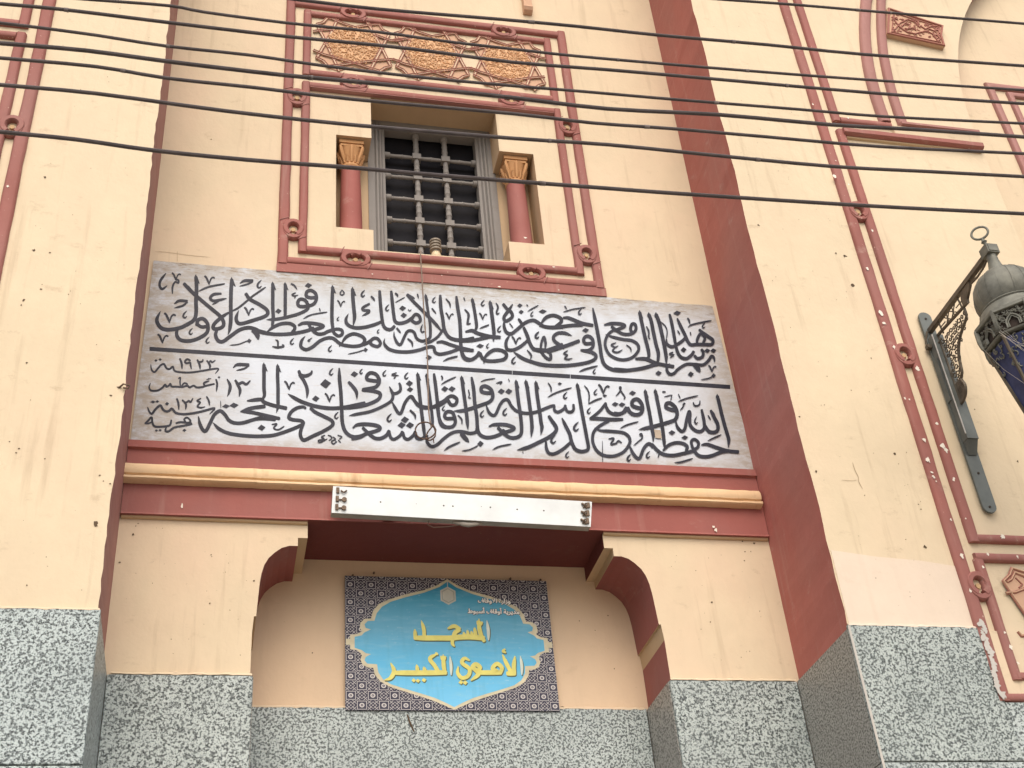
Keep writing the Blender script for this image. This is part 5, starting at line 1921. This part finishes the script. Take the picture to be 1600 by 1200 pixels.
# tapering body: ribs and blue panes
m = MB()
rt, rb, zt_, zb_ = .200, .078, 5.470, 4.80
for i in range(8):
    m.tube([octpt(i, rt, zt_), octpt(i, rb, zb_)], .009, 5)
m.lathe([(rb - .02, zb_ + .01), (rb + .012, zb_ + .01), (rb + .012, zb_ - .02), (rb - .03, zb_ - .03), (.05, zb_ - .07), (.02, zb_ - .12), (.026, zb_ - .14), (.006, zb_ - .17)], (LX, LY), 8, a8)
m.build("body_frame", M_LAMPDARK, LM)
for i in range(8):
    mm = MB(); f_ = .97
    A_, B_, C2, D2 = octpt(i, rt * f_, zt_ - .02), octpt(i + 1, rt * f_, zt_ - .02), octpt(i + 1, rb * f_, zb_), octpt(i, rb * f_, zb_)
    mm.quad(A_, B_, C2, D2)
    nn = (Vector((LX, LY, 5)) - (A_ + B_) / 2); nn.z = 0; nn = nn.normalized() * .004
    mm.quad(A_ + nn, B_ + nn, C2 + nn, D2 + nn)
    mm.build("blue_pane", M_BLUE, LM, recalc=False)
    mm = MB()
    def gp(u, v_, o_=1.0):
        return A_.lerp(B_, u).lerp(D2.lerp(C2, u), v_) * 1.0 - nn * 1.5
    for q in range(20):
        u, v_ = rnd.uniform(.08, .92), rnd.uniform(.0, .13)
        if rnd.random() < .4: u = rnd.choice((.1, .9)) + rnd.uniform(-.05, .05); v_ = rnd.uniform(.1, .3)
        t0 = rnd.uniform(0, 6)
        mm.tube([gp(min(max(u + .07 * math.cos(t0 + s_ * .8), .03), .97), max(0, v_ + .02 * math.sin(t0 + s_ * .8))) for s_ in range(5)], .0035, 4)
    mm.build("pane_tracery", M_LAMPGREY, LM)["kind"] = "stuff"
m = MB()
for q in range(12):
    i = rnd.choice((3, 4, 5, 4, 5))
    A_, B_ = octpt(i, .222, rnd.uniform(5.40, 5.55)), octpt(i + 1, .17, rnd.uniform(5.1, 5.4))
    mid = A_.lerp(B_, .5) + Vector((0, 0, -.03))
    m.tube([A_, mid, B_], .0009, 3)
m.build("cobweb", M_WEB, LM)

# ------------------------------------------------------------------ overhead cables
YWI = 3.6
WIRES = [
    ("topmost cable, entering the photo at its upper right", [(1140, 0), (1250, 8), (1390, 20), (1600, 37)], 5.6),
    ("second cable from the top, passing above the star panel", [(470, 0), (590, 14), (780, 30), (900, 41), (1030, 55), (1200, 70), (1350, 85), (1600, 103)], 6.6),
    ("third cable from the top, crossing the upper edge of the star panel", [(150, 0), (265, 9), (320, 19), (450, 36), (590, 50), (700, 65), (800, 76.5), (905, 88), (1100, 105), (1290, 120), (1450, 131), (1600, 141)], 5.6),
    ("fourth cable from the top, crossing the middle of the star panel", [(0, 6), (100, 15), (270, 36), (430, 55), (500, 62), (640, 76), (800, 97), (950, 109), (1100, 122), (1290, 139), (1450, 152), (1600, 162)], 6.4),
    ("fifth cable from the top, crossing the lower edge of the star panel", [(0, 36), (60, 43), (150, 55), (260, 72), (390, 86), (500, 102), (650, 120), (800, 134), (900, 142), (1050, 155), (1250, 171), (1380, 182), (1600, 193)], 5.8),
    ("thickest cable, crossing the double moulding between star panel and window", [(0, 67.5), (135, 79), (270, 97), (440, 117), (550, 127), (650, 137), (800, 152.5), (950, 170), (1120, 179), (1300, 195), (1425, 202), (1600, 214)], 7.6),
    ("seventh cable from the top, crossing the top of the window opening", [(0, 90.5), (150, 104), (260, 122), (400, 137), (550, 155), (800, 177.5), (925, 192), (1050, 201), (1200, 214), (1375, 229), (1600, 240)], 6.2),
    ("eighth cable from the top, crossing the head of the window frame", [(0, 132.5), (150, 146), (350, 173), (550, 195), (800, 216), (950, 226), (1120, 243), (1300, 260), (1450, 268), (1600, 276)], 6.6),
    ("lowest cable, crossing the window lattice and both colonnettes", [(0, 206), (120, 218), (240, 235), (390, 250), (550, 262), (650, 271), (800, 283), (920, 292), (1040, 301), (1250, 315), (1400, 324), (1600, 334)], 7.2),
]
for i, (lab, px_, wpx) in enumerate(WIRES):
    Yw = YWI + .03 * ((i * 5) % 7)
    P = catmull(px_, 3)
    W = [Vector(at(x, y, Yw)) for x, y in P]
    d0, d1 = (W[0] - W[2]).normalized(), (W[-1] - W[-3]).normalized()
    W = [W[0] + d0 * 4 + Vector((0, 0, .12))] + [W[0] + d0 * 1.5 + Vector((0, 0, .01))] + W + [W[-1] + d1 * 1.5 + Vector((0, 0, .01)), W[-1] + d1 * 4 + Vector((0, 0, .12))]
    loc = W[len(W) // 2]
    rad = wpx / 2 * 4.9 / F_PX
    mm = MB(); mm.tube([tuple(v_) for v_ in W], rad, 8)
    o = mm.build("overhead_cable", M_WIRE, None, smooth=True, loc=tuple(loc))
    tag(o, lab, "cable", "overhead cables across the facade")
    rs = random.Random(40 + i)
    for q in range(2):
        j = rs.randint(4, len(W) - 6)
        a, b = W[j], W[j + 1]
        d = (b - a).normalized()
        mm = MB(); mm.tube([a, a + d * rs.uniform(.010, .035)], rad * 1.16, 8)
        mm.build("splice_sleeve", M_SLEEVE, o)

# ------------------------------------------------------------------ chips, pits and peeled spots on the plaster
def blot(mb, x, z, r_, Y, rnd, zs=1.0):
    n = rnd.randint(8, 12)
    mb.add([(x + r_ * rnd.uniform(.35, 1.35) * math.cos(2 * math.pi * k_ / n), Y, z + zs * r_ * rnd.uniform(.35, 1.35) * math.sin(2 * math.pi * k_ / n)) for k_ in range(n)], [tuple(range(n))])
rnd = random.Random(21)
pits = MB(); chips = MB()
def pit(px_, py_, r_px, Y):
    x, z = xz(px_, py_, Y)
    blot(pits, x, z, r_px * .0034, Y - .0015, rnd)
for q in ((70, 277, 2.6), (53, 391, 2.5), (78, 395, 1.5), (37, 469, 2.5), (33, 477, 1.4), (64, 452, 1.6), (107, 460, 1.4), (42, 567, 1.8), (173, 618, 2.0), (25, 708, 1.4), (30, 701, 1.4), (156, 743, 1.6), (150, 818, 4.5), (172, 756, 1.6), (185, 605, 2.0), (42, 915, 1.6), (15, 690, 1), (70, 717, 1), (162, 752, 1), (110, 455, 1)):
    pit(*q, YP)
for q in ((1306, 396, 2.4), (1320, 400, 4.0), (1332, 446, 4.0), (1361, 560, 1.6), (1398, 709, 2.4), (1445, 855, 3.2), (1275, 737, 2.4), (1351, 774, 1.2), (1435, 788, 1.2), (1439, 796, 1.3), (1330, 610, 1.2), (1292, 588, 1.2), (1249, 651, 1.8), (1466, 912, 1.6), (1342, 963, 1.8), (1520, 972, 3.2), (1590, 721, 2.0), (1523, 640, 1.4), (1288, 633, 1.0), (1404, 725, 1.0), (1415, 843, 1), (1185, 352, 2.2), (1290, 1020, 1)):
    pit(*q, YP)
for q in ((208, 835, 2), (216, 818, 1.2), (212, 822, 1), (187, 879, 1.6), (397, 908, 1.8), (330, 867, 1.2), (328, 943, 1.4), (1112, 941, 1.8), (1160, 846, 1.6), (1164, 862, 1.4), (1163, 876, 1.4), (1173, 862, 1.2), (1178, 849, 2.4), (1110, 972, 1.2), (1187, 955, 1), (330, 218, 1.2), (349, 249, 1.2), (1090, 600 - 380, 1)):
    pit(*q, YW)
for q in ((488, 1020, 1.4), (585, 895, 1), (905, 970, 1.3), (950, 962, 1.2), (930, 985, 1), (960, 1045, 1.2)):
    pit(*q, YN)
for _ in range(60):
    x = rnd.uniform(3.1, 3.7); z = rnd.uniform(4.3, 9); blot(pits, x, z, rnd.uniform(.0015, .003), YP - .004, rnd)
for _ in range(45):
    x = rnd.uniform(-1.1, -.55); z = rnd.uniform(4.3, 8.5); blot(pits, x, z, rnd.uniform(.0015, .003), YP - .0015, rnd)
for _ in range(50):
    x = rnd.choice((rnd.uniform(-.45, .15), rnd.uniform(2.4, 2.95))); z = rnd.uniform(4.3, 5.0); blot(pits, x, z, rnd.uniform(.0012, .003), YW - .0015, rnd)
o = pits.build("plaster_pits", M_PIT, B, recalc=False); o["kind"] = "stuff"
def chip(px_, py_, r_px, Y, zs=1.3):
    x, z = xz(px_, py_, Y)
    blot(chips, x, z, r_px * .0030, Y, rnd, zs)
YCH = YP - .0300
for q in ((1355, 419, 3.5), (1376, 489, 5), (1382, 505, 4.5), (1398, 543, 4.5), (1434, 576, 4.5), (1363, 360, 2.5), (1421, 624, 2), (1414, 622, 2.5), (1444, 687, 4), (1450, 718, 5), (1456, 738, 3), (1459, 745, 3), (1463, 752, 2), (1474, 697, 6), (1478, 703, 5), (1464, 662, 3), (1490, 748, 3.5), (1503, 868, 5), (1486, 812, 2), (1566, 839, 5), (1543, 866, 2.5), (1590, 870, 3), (1536, 886, 2.5), (1516, 923, 2.5), (1570, 988, 2), (1580, 1012, 4), (1591, 1036, 3), (1326, 288, 2), (1270, 163, 2), (1304, 275, 4), (1325, 184, 2.5), (1509, 810, 1.5), (1306, 251, 1.5)):
    chip(*q, YCH)
for q in ((12, 291, 2), (1119, 828, 3.5), (1115, 823, 2.5)):
    chip(*q, YCH if q[0] < 100 else 5.964)
for q in ((865, 417, 4), (780, 448, 3), (873, 453, 2), (582, 428, 2), (690, 430, 1.5)):
    chip(*q, YW - .0300, .5)
chip(284, 791, 2.2, 5.968, 2.5)
x, z = xz(820, 372, 6.04)
blot(chips, x + .002, z, .014, 6.035, rnd, .6)
o = chips.build("bare_plaster_chips", M_CHIP, B, recalc=False); o["kind"] = "stuff"
# hair cracks and old seams in the plaster
pn = Pen(YP - .0022)
for w_, pts in ((.9, [(1332, 722), (1336, 735), (1341, 745), (1342, 753), (1348, 764)]), (.5, [(1315, 750), (1330, 751), (1340, 750)])):
    pn.stroke(pts, w_, .2, .2)
pn.mb.build("hair_cracks", M_CRACK, B, recalc=False)["kind"] = "stuff"
pn = Pen(YW - .0022)
for w_, pts in ((.7, [(277, 392), (277, 400), (277, 409)]), (.5, [(242, 393), (262, 394), (290, 398), (330, 402)])):
    pn.stroke(pts, w_, .2, .2)
pn.mb.build("hair_cracks", M_CRACK, B, recalc=False)["kind"] = "stuff"
# broken outer rib low on the right pilaster, where the red has fallen away beside the granite
m = MB()
for q in range(26):
    t = q / 25
    px_, py_ = 1536 + t * 30, 975 + t * 110
    x, z = xz(px_ + rnd.uniform(-3, 3), py_, YCH)
    blot(m, x - .008, z, rnd.uniform(.010, .020), YCH - .0005 - .0001 * q, rnd, 1.3)
o = m.build("broken_rib_plaster", M_JOINT, B, recalc=False); o["kind"] = "stuff"
# bent bracket stub in the left corner
m = MB()
c = Vector(at(186, 606, YP))
m.tube([c, c + Vector((.02, -.02, .01)), c + Vector((.05, -.02, .004)), c + Vector((.045, -.015, -.012)), c + Vector((.02, -.012, -.006))], .005, 6)
tag(m.build("bent_wire_stub", M_RUST, None, loc=tuple(c)), "small bent wire stub at the corner of the left pilaster beside the painted panel", "wire")
# dark scratch on the niche granite
m = MB()
P = [xz(636, 1116, YN - .021), xz(640, 1128, YN - .021), xz(647, 1143, YN - .021)]
m.tube([(P[0][0], YN - .0215, P[0][1]), (P[1][0], YN - .022, P[1][1]), (P[2][0], YN - .0215, P[2][1])], [.003, .006, .004], 5)
m.build("granite_scratch", M_PIT, B)

for o in bpy.data.objects:
    if "_w" in o: del o["_w"]
